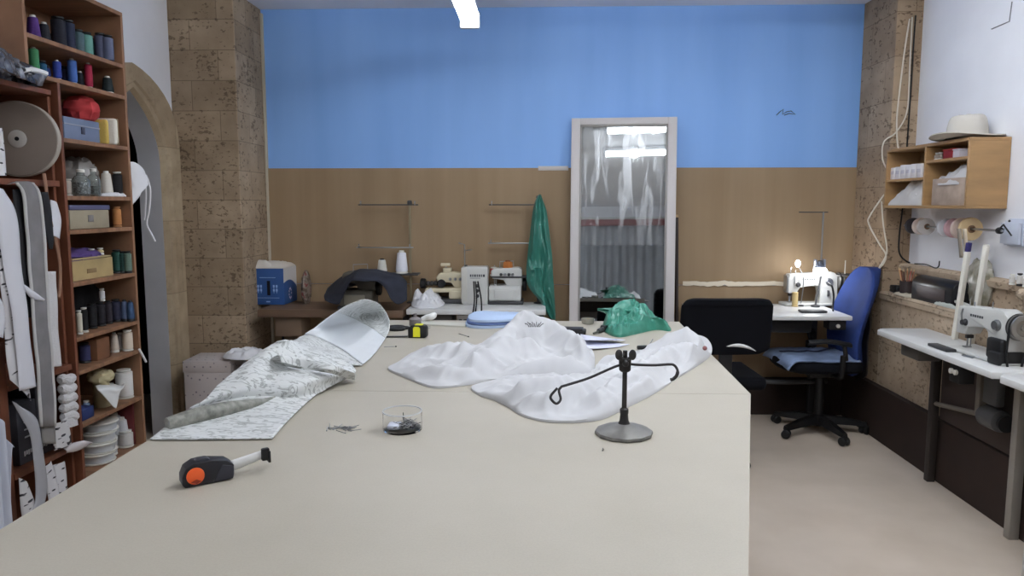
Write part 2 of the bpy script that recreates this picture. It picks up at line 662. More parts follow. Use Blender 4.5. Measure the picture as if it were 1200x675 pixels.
lz = 2.46
fluo('lit fluorescent lamp hanging over the cutting table', (-.385, 2.85), (-.385, 4.28), lz, ZC - lz - .07)
fluo('lit ceiling lamp in front of the mirror, the upper of the two in its reflection', (.22, 2.36), (1.42, 2.36), ZC - .08, 0, mt=M_TUBE2)
fluo('lit ceiling lamp further from the mirror, the lower of the two in its reflection', (.12, 1.38), (1.32, 1.38), ZC - .08, 0, mt=M_TUBE2)
fluo('added unseen fill lamp over the near left corner of the room', (-1.75, -.6), (-.55, -.6), ZC - .08, 0, mt=M_TUBE2)  # added out of view to brighten the shelves and left wall
fluo('added unseen fill lamp above the passage beside the right wall', (1.45, 2.75), (1.45, 3.95), ZC - .08, 0, mt=M_FILLTUBE)  # fill light added out of view to lift the right and back walls
# ---------------------------------------------------------------- mirror and the curtained front seen in it
LEAN = R(5.0)
mx0, mx1 = 0.207, 0.902
mt = thing('mirror', 'tall white framed mirror wrapped in clear film leaning on the back wall', 'mirror',
           ((mx0 + mx1) / 2, 5.065 - 2.0 * math.sin(LEAN), 0.002), rot=(-LEAN, 0, -R(5)))
hw = (mx1 - mx0) / 2
H = 2.03
fw = .058
M_FRAME = mat('white frame paint', (206, 200, 198), .45)
fr = MB()
fr.rbox(-hw, -hw + fw, -.02, .02, 0, H, .004).rbox(hw - fw, hw, -.02, .02, 0, H, .004)
fr.rbox(-hw + fw, hw - fw, -.02, .02, H - .046, H, .004).rbox(-hw + fw, hw - fw, -.02, .02, 0, .06, .004)
fr.build('frame', M_FRAME, mt)
ib = MB()
g = .012
ib.rbox(-hw + fw, -hw + fw + g, -.012, .01, .06, H - .046, .002).rbox(hw - fw - g, hw - fw, -.012, .01, .06, H - .046, .002)
ib.rbox(-hw + fw, hw - fw, -.012, .01, H - .046 - g, H - .046, .002)
ib.build('inner_bead', mat('grey bead', (150, 146, 142), .4), mt)
m, nt, b, N, L = node_mat('mirror glass')
b.inputs['Metallic'].default_value = 1.0
b.inputs['Base Color'].default_value = (0.56, 0.58, 0.57, 1)
tc = N.new('ShaderNodeTexCoord')
mp = N.new('ShaderNodeMapping')
mp.inputs['Rotation'].default_value = (0, R(-32), 0)
mp.inputs['Scale'].default_value = (7, 1, 1.6)
L.new(tc.outputs['Object'], mp.inputs[0])
no = N.new('ShaderNodeTexNoise')
no.inputs['Scale'].default_value = 1.3
no.inputs['Detail'].default_value = 3
no.inputs['Distortion'].default_value = .8
L.new(mp.outputs[0], no.inputs['Vector'])
L.new(ramp(nt, no.outputs['Fac'], [(0.52, (0.012, 0.012, 0.012)), (0.72, (0.055, 0.055, 0.055))]), b.inputs['Roughness'])
MB().box(-hw + fw, hw - fw, -.002, .008, .06, H - .046).build('mirror_glass', m, mt, smooth=False)
# clear film creases, very thin
m2, nt, b, N, L = node_mat('clear film')
tr = N.new('ShaderNodeBsdfTransparent')
gl = N.new('ShaderNodeBsdfGlossy')
gl.inputs['Roughness'].default_value = .28
gl.inputs['Color'].default_value = (.95, .97, 1, 1)
df = N.new('ShaderNodeBsdfDiffuse')
df.inputs['Color'].default_value = (.75, .77, .78, 1)
mxa = N.new('ShaderNodeMixShader')
mxa.inputs[0].default_value = .5
L.new(gl.outputs[0], mxa.inputs[1])
L.new(df.outputs[0], mxa.inputs[2])
mx = N.new('ShaderNodeMixShader')
tc = N.new('ShaderNodeTexCoord')
mp = N.new('ShaderNodeMapping')
mp.inputs['Rotation'].default_value = (0, R(-28), 0)
mp.inputs['Scale'].default_value = (9, 1, 1.5)
L.new(tc.outputs['Object'], mp.inputs[0])
no = N.new('ShaderNodeTexNoise')
no.inputs['Scale'].default_value = 1.5
no.inputs['Detail'].default_value = 4
no.inputs['Distortion'].default_value = 1.2
L.new(mp.outputs[0], no.inputs['Vector'])
L.new(ramp(nt, no.outputs['Fac'], [(0.50, (0.03, 0.03, 0.03)), (0.70, (0.28, 0.28, 0.28))]), mx.inputs[0])
L.new(tr.outputs[0], mx.inputs[1])
L.new(mxa.outputs[0], mx.inputs[2])
L.new(mx.outputs[0], N['Material Output'].inputs['Surface'])
fx0, fx1, fz0, fz1 = -hw + fw + g, hw - fw - g, 1.18, H - .046 - g
rows = []
for j in range(31):
    rw = []
    for i in range(21):
        x = fx0 + (fx1 - fx0) * i / 20
        z = fz0 + (fz1 - fz0) * j / 30
        rw.append(Vector((x, -.006 - .004 * abs(noise.noise(Vector((x * 9 + z * 5, 0, z * 3)))), z)))
    rows.append(rw)
MB().grid(rows).build('film', m2, mt, solid=.0004)

# front of the room: grey curtain under a red pelmet, ceiling lamps (mirrored)
fold = []
cz1 = 2.42
for j in range(9):
    z = .06 + (cz1 - .06) * j / 8
    rw = []
    for i in range(361):
        x = -1.9 + 3.9 * i / 360
        a = noise.noise(Vector((x * 1.7, 3, 0))) * 2.5
        y = YF + .10 + .035 * math.sin(x * 46 + a * 3) * (.55 + .45 * (1 - j / 8)) + .02 * noise.noise(Vector((x * 8, z, 0)))
        rw.append(Vector((x, y, z)))
    fold.append(rw)
o = MB().grid(fold).build('curtain', mat('grey curtain cloth', (150, 154, 160), .8, var=.04, vscale=4), solid=.002)
tag(o, 'grey pleated curtain seen in the mirror', 'curtain')
o = MB().rbox(-1.95, 2.05, YF + .02, YF + .19, cz1 + .002, cz1 + .10, .01).build('pelmet', mat('dark red pelmet cloth', (128, 58, 58), .8))
tag(o, 'dark red pelmet band above the grey curtain in the mirror', 'pelmet')
o = MB().rbox(-1.95, 2.05, YF + .02, YF + .20, cz1 + .102, cz1 + .13, .004).build('curtain_rail', mat('grey rail', (190, 190, 190), .5))
tag(o, 'pale rail on top of the red pelmet in the mirror', 'rail')

# ---------------------------------------------------------------- dark leaning pole
t = thing('wooden_pole', 'dark pole with a pale tip leaning on the back wall right of the mirror', 'pole', (0.945, 4.93, 0.0))
MB().tube([(0, 0, .004), (0.0, .1, .68), (.0, .195, 1.365)], .0125, 10).build('shaft', mat('dark varnished wood', (34, 20, 16), .45), t)
MB().lathe([(.0127, 0), (.0127, .012), (.010, .02)], (0, .195, 1.362), 10).build('tip', mat('pale wood', (188, 160, 120), .6), t)
# ---------------------------------------------------------------- benches along the back wall
M_BENCHW = mat('worn brown bench board', (106, 84, 66), .6, var=.12, vscale=6, stretch=(.4, 6, 1))
M_LAM = mat('white laminate', (222, 222, 220), .35)
M_LAMEDGE = mat('white laminate edge', (206, 204, 200), .45)
M_BLACK = mat('black painted steel', (24, 24, 26), .5)
M_DKGREY = mat('dark grey steel', (58, 58, 60), .5)
M_STEEL = mat('steel', (170, 172, 174), .3, metal=.9)
M_MACH = mat('white machine enamel', (202, 202, 198), .35)
M_CREAM = mat('cream machine enamel', (214, 204, 176), .4)
M_RUBBER = mat('black plastic', (18, 18, 20), .55)
M_CABLE = mat('black cable', (14, 14, 15), .6)


def bench(name, label, x0, x1, y0, y1, z, m_top, legs, cat='table', th=.035, ledge=None):
    t = thing(name, label, cat, ((x0 + x1) / 2, (y0 + y1) / 2, 0))
    MB().rbox(x0, x1, y0, y1, z - th, z, .006).build('table_top', m_top, t, world=True)
    for lx, ly in legs:
        b = MB()
        b.rbox(lx - .02, lx + .02, ly - .02, ly + .02, .0, z - th, .003)
        b.build('leg', M_DKGREY, t, world=True)
    return t


bt1 = bench('work_bench', 'worn brown work bench under the blue carton and the dark cloth', -1.80, -.86, 4.66, 5.08, .78, M_BENCHW,
            [(-1.1, 4.75), (-.9, 5.0), (-1.1, 5.0), (-1.74, 5.0)], th=.05)
MB().rbox(-1.70, -1.53, 4.70, 4.90, .60, .73, .004).build('bracket_block', mat('pale wood block', (120, 100, 82), .65), bt1, world=True)
MB().rbox(-1.66, -1.57, 4.74, 4.83, .0, .60, .004).build('leg', mat('pale wood block', (0, 0, 0)), bt1, world=True)
bt2 = bench('machine_table', 'white machine table carrying the cream and white overlock machines', -.845, .052, 4.70, 5.10, .782, M_LAM,
            [(-.80, 4.78), (.02, 4.78), (-.80, 5.02), (.02, 5.02)])
MB().rbox(-.52, -.40, 4.705, 4.80, .665, .745, .004).build('switch_box', mat('grey switch box', (122, 116, 108), .5), bt2, world=True)
for dx in (-.03, .0):
    MB().rbox(-.475 + dx, -.455 + dx, 4.699, 4.706, .69, .72, .002).build('switch_button', M_RUBBER, bt2, world=True)
MB().rbox(-.80, -.55, 4.76, 4.95, .62, .745, .01).build('drawer_tray', mat('grey tray', (84, 80, 76), .6), bt2, world=True)
bt3 = bench('sewing_table', 'white sewing table under the lit machine at the back wall', .985, 1.905, 4.51, 5.08, .78, M_LAM,
            [(1.05, 4.62), (1.05, 5.02), (1.86, 5.02)], th=.028)
MB().rbox(1.30, 1.70, 4.6, 4.9, .66, .75, .015).build('motor_housing', M_BLACK, bt3, world=True)
MB().lathe([(.012, 0), (.012, .02)], (1.83, 4.53, .715), 12, 'y').build('switch_knob', mat('pale knob', (210, 205, 195), .4), bt3, world=True)
MB().rbox(1.78, 1.88, 4.54, 4.64, .69, .75, .004).build('switch_box', M_BLACK, bt3, world=True)
MB().tube([(1.16, 4.75, .32), (1.6, 4.72, .32), (1.86, 4.75, .32)], .015, 8).build('crossbar', M_DKGREY, bt3, world=True)

# side tables on the right
def side_table(label, y0, y1, z):
    t = thing('machine_table', label, 'table', (1.98, (y0 + y1) / 2, 0))
    poly = [(1.83, y0), (2.125, y0), (2.125, y1 + .02), (1.93, y1 + .02), (1.87, y1 + .01), (1.835, y1 - .03)]
    MB().prism(poly, z - .03, z, 'z').build('table_top', M_LAM, t, world=True, bevel=.006)
    return t


rt1 = side_table('white machine table on the right with the belt driven sewing machine', 3.0, 4.06, .78)
MB().rbox(1.90, 2.02, 3.72, 3.90, .67, .748, .01).build('drawer_tray', mat('grey tray', (0, 0, 0)), rt1, world=True)
M_PLEG = mat('pale grey leg', (112, 104, 94), .5)
MB().rbox(2.05, 2.095, 3.16, 3.20, .0, .75, .004).build('leg', mat('light grey leg', (150, 144, 136), .5), rt1, world=True)
MB().rbox(2.05, 2.09, 3.84, 3.88, .0, .75, .004).build('leg', mat('dark brown leg', (44, 37, 34), .6), rt1, world=True)
MB().rbox(2.05, 2.085, 3.44, 3.475, .47, .75, .004).build('strut', M_PLEG, rt1, world=True)
MB().tube([(2.07, 3.18, .52), (2.07, 3.5, .47), (2.07, 3.86, .42)], .012, 8).build('brace', mat('pale grey leg', (0, 0, 0)), rt1, world=True)
MB().rbox(1.86, 1.93, 3.28, 3.36, .66, .75, .006).build('switch_box', M_BLACK, rt1, world=True)
for k in range(2):
    MB().lathe([(.012, 0), (.012, -.012)], (1.861, 3.30 + .035 * k, .71), 10, 'x').build('switch_button', mat('pale knob', (0, 0, 0)), rt1, world=True)
MB().rbox(2.10, 2.118, 3.02, 3.86, .34, .745, .004).build('dark_panel', mat('dark brown panel', (62, 50, 46), .7), rt1, world=True)  # dark panel added to darken the space under the table
# clutch motor hanging under the machine
mo = MB().lathe([(.03, -.08), (.048, -.07), (.05, .04), (.035, .07), (.02, .08)], (2.04, 3.32, .50), 18, 'y')
mo.rbox(2.02, 2.06, 3.27, 3.37, .56, .752, .006)
mo.build('motor', mat('grey motor', (86, 86, 86), .5, metal=.2), rt1, world=True)
MB().lathe([(.015, -.11), (.038, -.108), (.038, -.092), (.015, -.09)], (2.04, 3.32, .50), 18, 'y').build('motor_pulley', M_BLACK, rt1, world=True)

rt2 = side_table('white machine table cut by the right edge of the photo', 1.75, 2.985, .775)
MB().rbox(1.845, 2.1, 2.5, 2.76, .0, .744, .008).build('cabinet_base', mat('pale laminate', (196, 192, 186), .5), rt2, world=True)
MB().rbox(1.89, 2.1, 1.82, 1.9, .0, .744, .008).build('leg', mat('pale laminate', (0, 0, 0)), rt2, world=True)


# ---------------------------------------------------------------- sewing machines
def lockstitch(name, label, loc, rz, s=1.0, belt=True, mark=True):
    """+x is the handwheel side, -y the operator's side"""
    t = thing(name, label, 'sewing machine', loc, rz)
    k = lambda *p: tuple(v * s for v in p)
    M4 = Matrix.Scale(s, 4)
    # bed
    MB().rbox(-.235, .235, -.085, .085, 0, .022, .008, 3).xf(M4).build('bed', M_MACH, t)
    # body: head, arm and column in one casting
    poly = [(-.205, .105), (-.205, .235), (-.19, .262), (-.10, .268), (.05, .275), (.14, .285), (.18, .275), (.205, .25),
            (.21, .12), (.215, .02), (.06, .02), (.07, .10), (.06, .15), (.035, .168), (-.05, .160), (-.105, .150), (-.125, .12), (-.135, .105)]
    MB().prism(poly, -.048, .052, 'y').xf(M4).build('arm_body', M_MACH, t, bevel=.014 * s, bseg=3, angle=50)
    # face plate
    MB().rbox(-.214, -.203, -.036, .040, .11, .25, .004).xf(M4).build('face_plate', M_STEEL, t)
    # needle bar, presser
    MB().lathe([(.005, .03), (.005, .11)], (-.17, 0, 0), 8).xf(M4).build('needle_bar', M_STEEL, t)
    MB().lathe([(.004, .03), (.004, .115)], (-.17, .018, 0), 8).rbox(-.185, -.155, -.02, .018, .024, .03, .002).xf(M4).build('presser_foot', M_STEEL, t)
    MB().rbox(-.18, -.16, -.012, .03, .075, .095, .003).xf(M4).build('needle_clamp', M_DKGREY, t)
    # tension dial
    MB().lathe([(.020, 0), (.020, -.004), (.012, -.006), (.012, -.016), (.016, -.018), (.014, -.026)], (-.125, -.048, .175), 16, 'y').xf(M4).build('tension_dial', M_DKGREY, t)
    MB().lathe([(.030, 0), (.030, -.008), (.024, -.012), (.024, -.02)], (.135, -.048, .20), 20, 'y').xf(M4).build('stitch_dial', mat('grey dial', (120, 122, 124), .35, metal=.6), t)
    MB().rbox(.12, .132, -.075, -.05, .08, .13, .003).xf(M4).build('reverse_lever', M_DKGREY, t)
    # take-up lever and thread guides
    MB().tube([(-.155, -.05, .17), (-.155, -.058, .22), (-.153, -.05, .25)], .004, 6).xf(M4).build('take_up_lever', M_STEEL, t)
    MB().tube([(-.17, 0, .265), (-.17, 0, .30), (-.165, .005, .315)], .003, 6).tube([(-.13, .0, .265), (-.13, 0, .29)], .004, 6).xf(M4).build('thread_pin', M_STEEL, t)
    MB().tube([(.02, .0, .27), (.02, 0, .31)], .0035, 6).xf(M4).build('thread_pin', M_STEEL, t)
    # handwheel
    hwm = MB().lathe([(.0, .212), (.05, .212), (.066, .218), (.070, .226), (.066, .236), (.058, .238), (.056, .252), (.066, .256), (.066, .268), (.045, .272), (.04, .262), (.016, .262), (.016, .272), (0.0, .272)],
                     (0, 0, .205), 32, 'x').xf(M4)
    hwl = hwm.build('handwheel', mat('wheel enamel', (150, 148, 144), .3, metal=.6), t)
    MB().lathe([(.071, .2275), (.0715, .231), (.071, .2345)], (0, 0, .205), 32, 'x', cap=False).xf(M4).build('wheel_rim', M_RUBBER, hwl)
    if belt:
        MB().rbox(.10, .225, -.083, -.045, .022, .135, .016, 3).rbox(.14, .235, -.10, .05, .0, .07, .012, 3).xf(M4).build('belt_guard', M_RUBBER, t)
        bl = MB()
        for sy in (-.062, .062):
            bl.tube([k(.245, sy, .205), k(.245, sy * .8 - .02, .06), k(.245, sy * .55 - .02, -.02)], .006 * s, 6)
        bl.tube([k(.245, .062 * math.cos(a), .205 + .062 * math.sin(a)) for a in [PI * q / 10 for q in range(11)]], .006 * s, 6)
        bl.build('drive_belt', M_RUBBER, t)
    if mark:
        lt = MB()
        xs = -.09
        for w in (.014, .012, .014, .012, .014, .012):
            lt.box(xs, xs + w, -.0492, -.0475, .215, .229)
            xs += w + .006
        lt.xf(M4).build('maker_lettering', mat('dark lettering', (70, 72, 78), .5), t)
    return t


p = at(953, 358, z=.782)
lockstitch('sewing_machine', 'white sewing machine glowing under its work light at the back wall', (p.x - .01, p.y + .04, .781), R(3), .80, belt=False)
cl = MB().tube(crom([(1.875, 4.84, .95), (1.885, 4.80, .93), (1.895, 4.79, .87), (1.885, 4.77, .80), (1.86, 4.70, .787)], 16), .006, 6)
tag(cl.build('power_cable', M_CABLE), 'black cable behind the lit sewing machine', 'cable')
tag(MB().rbox(1.64, 1.80, 4.63, 4.70, .781, .795, .005).build('presser_tool', M_DKGREY), 'dark flat tool lying in front of the lit sewing machine', 'tool')
o = thing('thread_spool', 'small yellow spool standing behind the lit sewing machine', 'spool', (1.70, 4.93, .781))
MB().lathe([(.020, 0), (.021, .004), (.015, .01), (.015, .085), (.021, .09), (.02, .094)], seg=18).build('spool_body', mat('yellow thread', (196, 172, 120), .7), o)
MB().lathe([(.018, .012), (.018, .083)], seg=18).build('thread_winding', mat('yellow thread', (0, 0, 0)), o)

# work light: LED head on a gooseneck above the machine
M_LED = mat('lit work light', (250, 252, 255), .4, emit=1.0)
M_LED.node_tree.nodes['Principled BSDF'].inputs['Emission Strength'].default_value = 55.0
wl = thing('work_light', 'bright lit work light with a ribbed head above the back sewing machine', 'lamp', (1.83, 4.92, .78))
c = at(960, 317, y=4.88)
MB().lathe([(.026, 0), (.03, .006), (.026, .012), (.01, .016)], (0, 0, .0), 14).build('lamp_foot', M_DKGREY, wl)
MB().tube([(0, 0, .01), (.04, .05, .15), (.05, .03, .30), (c.x - 1.83, c.y - 4.92 + .01, c.z - .78 + .06)], .006, 8).build('gooseneck', M_DKGREY, wl)
hd = MB().lathe([(.034, .0), (.040, .012), (.036, .03), (.018, .045), (.012, .06)], (c.x, c.y, c.z), 16)
hd.build('lamp_head', mat('silver lamp head', (150, 156, 170), .3, metal=.7), wl, world=True)
MB().ball((c.x, c.y - .018, c.z - .004), (.046, .034, .030), 16, 8).build('bulb', M_LED, wl, world=True)
for a in (-.03, .025):
    MB().rbox(c.x + a - .006, c.x + a + .006, c.y - .03, c.y + .01, c.z + .03, c.z + .075, .003).build('cooling_fin', mat('silver lamp head', (0, 0, 0)), wl, world=True)
c2 = at(935, 309, y=4.95)
w2 = thing('clip_light', 'small lit bulb on a thin stem left of the bright work light', 'lamp', (c2.x + .03, 4.95, .781))
MB().lathe([(.02, 0), (.02, .008), (.006, .012)], seg=12).build('lamp_foot', M_DKGREY, w2)
MB().tube([(0, 0, .01), (.012, 0, .12), (.01, 0, .2), (-.03 + .012, 0, c2.z - .781 - .03)], .0035, 6).build('stem', M_STEEL, w2)
MB().ball((-.03, 0, c2.z - .781), (.016, .016, .024), 12, 8).build('bulb', M_LED, w2)

# spool tray of that machine
st = thing('thread_stand', 'thread stand with a dark round tray between the lit sewing machine and the pillar', 'thread stand', (1.885, 5.0, .781))
c = at(990, 321, y=5.0)
MB().tube([(0, 0, 0), (0, 0, .62)], .006, 8).build('pole', M_STEEL, st)
MB().rbox(c.x - .12, c.x + .02, 4.985, 5.015, c.z - .016, c.z - .006, .003).build('tray_arm', mat('pale bracket', (204, 200, 190), .5), st, world=True)
MB().lathe([(.0, 0), (.052, .0), (.055, .006), (.05, .004), (0, .004)], (c.x + .0, 5.0, c.z - .005), 24).build('tray', M_DKGREY, st, world=True)
MB().tube([(c.x, 5.0, c.z), (c.x, 5.0, c.z + .09)], .0035, 6).build('spool_pin', mat('pale bracket', (0, 0, 0)), st, world=True)
MB().tube([(-.16, 0, .62), (.03, 0, .62)], .0035, 6).build('guide_arm', M_DKGREY, st)

# the machine on the right table: long axis along the wall
lockstitch('sewing_machine', 'white sewing machine with handwheel and black belt guard on the right table', (1.985, 3.30, .781), -PI / 2 + R(4), .80, belt=True)
tag(MB().rbox(1.86, 1.91, 3.40, 3.56, .781, .795, .004).build('seam_guide', M_DKGREY), 'dark flat tool in front of the right hand sewing machine', 'tool')
tag(MB().tube([(1.92, 3.36, .784), (1.89, 3.32, .784), (1.90, 3.26, .786), (1.95, 3.30, .784)], .003, 6).build('wire_piece', M_STEEL), 'bent wire piece in front of the right hand sewing machine', 'wire')
def ball_lump(c, r, amp, freq, seed=0, seg=28, rings=18, flat=None):
    b = MB().ball((0, 0, 0), 1.0, seg, rings)
    out = []
    for p in b.v:
        d = p.normalized() if p.length > 1e-6 else p
        k = 1 + amp * (1 - 2 * abs(noise.noise(d * freq + Vector((seed, seed * .7, 0)))))
        q = Vector((d.x * r[0] * k, d.y * r[1] * k, d.z * r[2] * k))
        if flat is not None and q.z < flat:
            q.z = flat
        out.append(Vector(c) + q)
    b.v = out
    return b


def overlock(label, loc, rz, s, mbody, cover=None, tall=False):
    """small overlock machine: +x handwheel side, -y operator side"""
    t = thing('overlock_machine', label, 'sewing machine', loc, rz)
    M4 = Matrix.Scale(s, 4)
    cover = cover or mbody
    MB().rbox(-.16, .15, -.12, .12, 0, .03, .008).xf(M4).build('base', M_DKGREY, t)
    # lower body with bevelled front
    MB().prism([(-.12, .03), (.12, .03), (.12, .16), (-.10, .16), (-.12, .13)], -.15, .13, 'x').xf(M4).build('body', mbody, t, bevel=.014 * s, bseg=3)
    MB().rbox(-.10, .07, -.132, -.118, .04, .125, .008).xf(M4).build('front_cover', cover, t)
    MB().rbox(-.19, -.06, -.10, .06, .128, .136, .003).xf(M4).build('cloth_plate', M_STEEL, t)
    # head
    MB().prism([(-.13, .22), (-.135, .285), (-.11, .305), (.11, .315), (.135, .30), (.14, .15), (.0, .15), (-.02, .205)], -.055, .085, 'y').xf(M4).build('head', mbody, t, bevel=.014 * s, bseg=3)
    for i in range(4):
        MB().lathe([(.013, 0), (.013, -.010), (.009, -.014), (.009, -.022)], (-.045 + i * .034, -.055, .255), 12, 'y').xf(M4).build('tension_dial', [M_DKGREY, M_STEEL][i % 2], t)
    MB().tube([(-.105, -.01, .21), (-.105, -.01, .145)], .005, 6).tube([(-.09, -.01, .21), (-.09, -.01, .145)], .005, 6).xf(M4).build('needle_bar', M_STEEL, t)
    MB().rbox(-.12, -.075, -.045, .02, .137, .148, .003).xf(M4).build('presser_foot', M_STEEL, t)
    MB().lathe([(.0, .14), (.052, .14), (.056, .148), (.056, .168), (.05, .175), (0, .175)], (0, .02, .16), 24, 'x').xf(M4).build('handwheel', M_RUBBER, t)
    MB().tube([(-.06, .04, .30), (-.06, .04, .36), (.06, .04, .365), (.06, .04, .305)], .004, 6).xf(M4).build('thread_guide', M_STEEL, t)
    return t


# cream cylinder-arm machine
def coverstitch(label, loc, rz, s):
    t = thing('coverstitch_machine', label, 'sewing machine', loc, rz)
    M4 = Matrix.Scale(s, 4)
    MB().rbox(-.17, .17, -.11, .11, 0, .035, .01).xf(M4).build('base', M_DKGREY, t)
    MB().rbox(.02, .15, -.08, .08, .03, .10, .014, 3).xf(M4).build('column', M_CREAM, t)
    MB().prism([(-.17, .085), (-.175, .10), (-.165, .115), (.16, .125), (.17, .11), (.16, .085)], -.07, .06, 'y').xf(M4).build('work_plate', M_CREAM, t, bevel=.006 * s)
    MB().prism([(-.07, .165), (-.085, .20), (-.06, .235), (.05, .245), (.12, .235), (.155, .205), (.16, .12), (.06, .12), (.04, .16)], -.05, .06, 'y').xf(M4).build('arm', M_CREAM, t, bevel=.014 * s, bseg=3)
    MB().rbox(-.03, .035, -.03, .03, .238, .275, .006).xf(M4).build('top_box', M_CREAM, t)
    MB().lathe([(.012, -.07), (.014, -.066), (.014, .0), (.012, .004)], (.02, 0, .30), 12, 'x').xf(M4).build('lifter_knob', M_CREAM, t)
    MB().tube([(-.01, 0, .27), (-.01, 0, .302)], .005, 6).xf(M4).build('lifter_stem', M_STEEL, t)
    MB().lathe([(.03, 0), (.034, -.006), (.034, -.022), (.026, -.028)], (-.04, -.05, .155), 16, 'y').xf(M4).build('tension_cluster', M_RUBBER, t)
    for i in range(3):
        MB().lathe([(.012, 0), (.012, -.012), (.007, -.02)], (.03 + .04 * i, -.05, .19), 12, 'y').xf(M4).build('tension_dial', M_STEEL, t)
    MB().tube([(-.055, -.02, .165), (-.055, -.02, .125)], .006, 6).xf(M4).build('needle_bar', M_STEEL, t)
    MB().lathe([(0, -.215), (.034, -.215), (.04, -.208), (.04, -.18), (.034, -.172), (0, -.172)], (0, 0, .15), 20, 'x').lathe([(.014, -.175), (.014, -.08)], (0, 0, .15), 10, 'x').xf(M4).build('handwheel', M_RUBBER, t)
    for i in range(3):
        MB().lathe([(.017, -.165 + .03 * i), (.020, -.160 + .03 * i), (.020, -.148 + .03 * i), (.017, -.143 + .03 * i)], (0, 0, .15), 14, 'x').xf(M4).build('pulley', M_DKGREY, t)
    return t


p = at(524, 354, z=.785)
coverstitch('cream machine with a black wheel on the white table, left of the tall white housing', (p.x + .0, p.y + .02, .783), 0, .86)
p = at(594, 356, z=.785)
overlock('white overlock machine with dials right of the tall white housing', (p.x - .005, p.y + .06, .783), 0, .78, M_MACH)
# tall white machine housing
c = at(557, 352, y=4.98)
tb = thing('machine_housing', 'tall white machine housing with dark maker lettering between the cream and the white machines', 'sewing machine', (c.x, 4.98, .783))
MB().rbox(-.088, .088, -.06, .07, .0, .255, .012, 3).build('housing', M_MACH, tb)
MB().rbox(-.088, -.05, -.066, -.058, .02, .25, .004).build('side_rib', mat('housing rib', (200, 198, 190), .4), tb)
lt = MB()
xs = -.03
for w in (.010, .008, .012, .008, .010, .008, .014):
    lt.box(xs, xs + w, -.0612, -.0598, .188, .205)
    xs += w + .005
lt.box(-.03, .04, -.0612, -.0598, .178, .181)
lt.build('maker_lettering', mat('dark lettering', (0, 0, 0)), tb)
MB().tube([(-.065, -.03, .255), (-.065, -.03, .262), (-.05, -.03, .262)], .005, 6).build('handle', M_DKGREY, tb)
for i in range(3):
    MB().lathe([(.012, 0), (.012, -.01), (.007, -.016)], (.02, -.06, .06 + .035 * i), 10, 'y').build('dial', M_DKGREY, tb)

# scraps of white cloth beside the cream machine
def pxz(pts, z):
    return [(lambda q: (q.x, q.y))(at(a, b_, z=z)) for a, b_ in pts]


def pxr(pts, z):
    return [(lambda q: (q.x, q.y, h))(at(a, b_, z=z)) for a, b_, h in pts]


M_WCLOTH = mat('white cotton', (232, 232, 234), .85, bump=.05, bscale=120)
o = pile(pxz([(482, 357), (487, 352), (500, 351), (512, 352), (521, 355), (516, 360), (500, 361.5), (486, 361)], .784), .783, .035,
         [(pxr([(488, 356, .05), (489, 355, .06)], .784), .03), (pxr([(497, 358, .03), (508, 354, .055), (514, 353, .03)], .784), .03)], 20, 80, .02, 22, 4.0).build('fabric_scrap', M_WCLOTH)
tag(o, 'crumpled white cloth scraps left of the cream machine', 'fabric')

# machine under the dark cloth on the brown bench
p = at(425, 358, z=.785)
overlock('old grey overlock machine half hidden under a dark blue cloth', (p.x + .005, p.y - .09, .781), 0, .78, mat('old machine enamel', (92, 88, 78), .45), mat('old machine cover', (130, 124, 110), .4))
Yc = p.y
rows = [
    [(381, 352, 4.62), (389, 356, 4.60), (397, 357, 4.58), (401, 350, 4.58), (405, 340, 4.57), (412, 329, 4.55), (428, 330, 4.55), (443, 331, 4.55), (453, 340, 4.56), (459, 352, 4.58), (467, 357, 4.60), (477, 352, 4.64)],
    [(380, 346, 4.68), (390, 344, 4.64), (399, 340, 4.60), (405, 333, 4.59), (410, 328, 4.58), (416, 325, 4.57), (429, 325, 4.565), (442, 326, 4.565), (452, 332, 4.57), (460, 340, 4.59), (466, 343, 4.62), (477, 340, 4.68)],
    [(383, 340, 4.78), (392, 334, 4.74), (402, 328, 4.70), (410, 323, 4.69), (416, 320, 4.69), (421, 318, 4.69), (431, 318, 4.69), (442, 319, 4.69), (452, 322, 4.69), (461, 325, 4.70), (469, 327, 4.72), (477, 331, 4.78)],
    [(387, 336, 4.90), (395, 329, 4.86), (404, 323, 4.84), (411, 320, 4.84), (417, 318, 4.84), (422, 317, 4.84), (431, 317, 4.84), (442, 317, 4.84), (452, 319, 4.84), (461, 321, 4.84), (469, 324, 4.86), (475, 330, 4.90)],
    [(388, 346, 4.98), (396, 340, 4.96), (404, 337, 4.95), (411, 336, 4.95), (417, 335, 4.95), (422, 335, 4.95), (431, 335, 4.95), (442, 335, 4.95), (452, 335, 4.95), (461, 336, 4.95), (468, 340, 4.96), (474, 346, 4.98)],
]
g = loft([[at(a, b_, y=y) for a, b_, y in r] for r in rows], 30, 60)
for r_ in g:
    for q in r_:
        q += Vector((0, -1, .5)) * .010 * crumple(q.x * 1.0, q.z * 1.3 + q.y, 9, 2.0)
o = MB().grid(g).build('machine_cover_cloth', mat('dark blue grey cloth', (40, 43, 54), .9, var=.12, vscale=5), solid=.004)
tag(o, 'dark blue grey cloth thrown over the old machine on the brown bench', 'cloth')


# ---------------------------------------------------------------- thread cones
M_CONEW = mat('white plastic cone', (226, 224, 216), .5)
M_CONEB = mat('black plastic cone', (26, 26, 28), .5)


def thread_mat(rgb):
    return mat('thread %d %d %d' % rgb, rgb, .75, bump=.25, bscale=240, stretch=(.1, .1, 1))


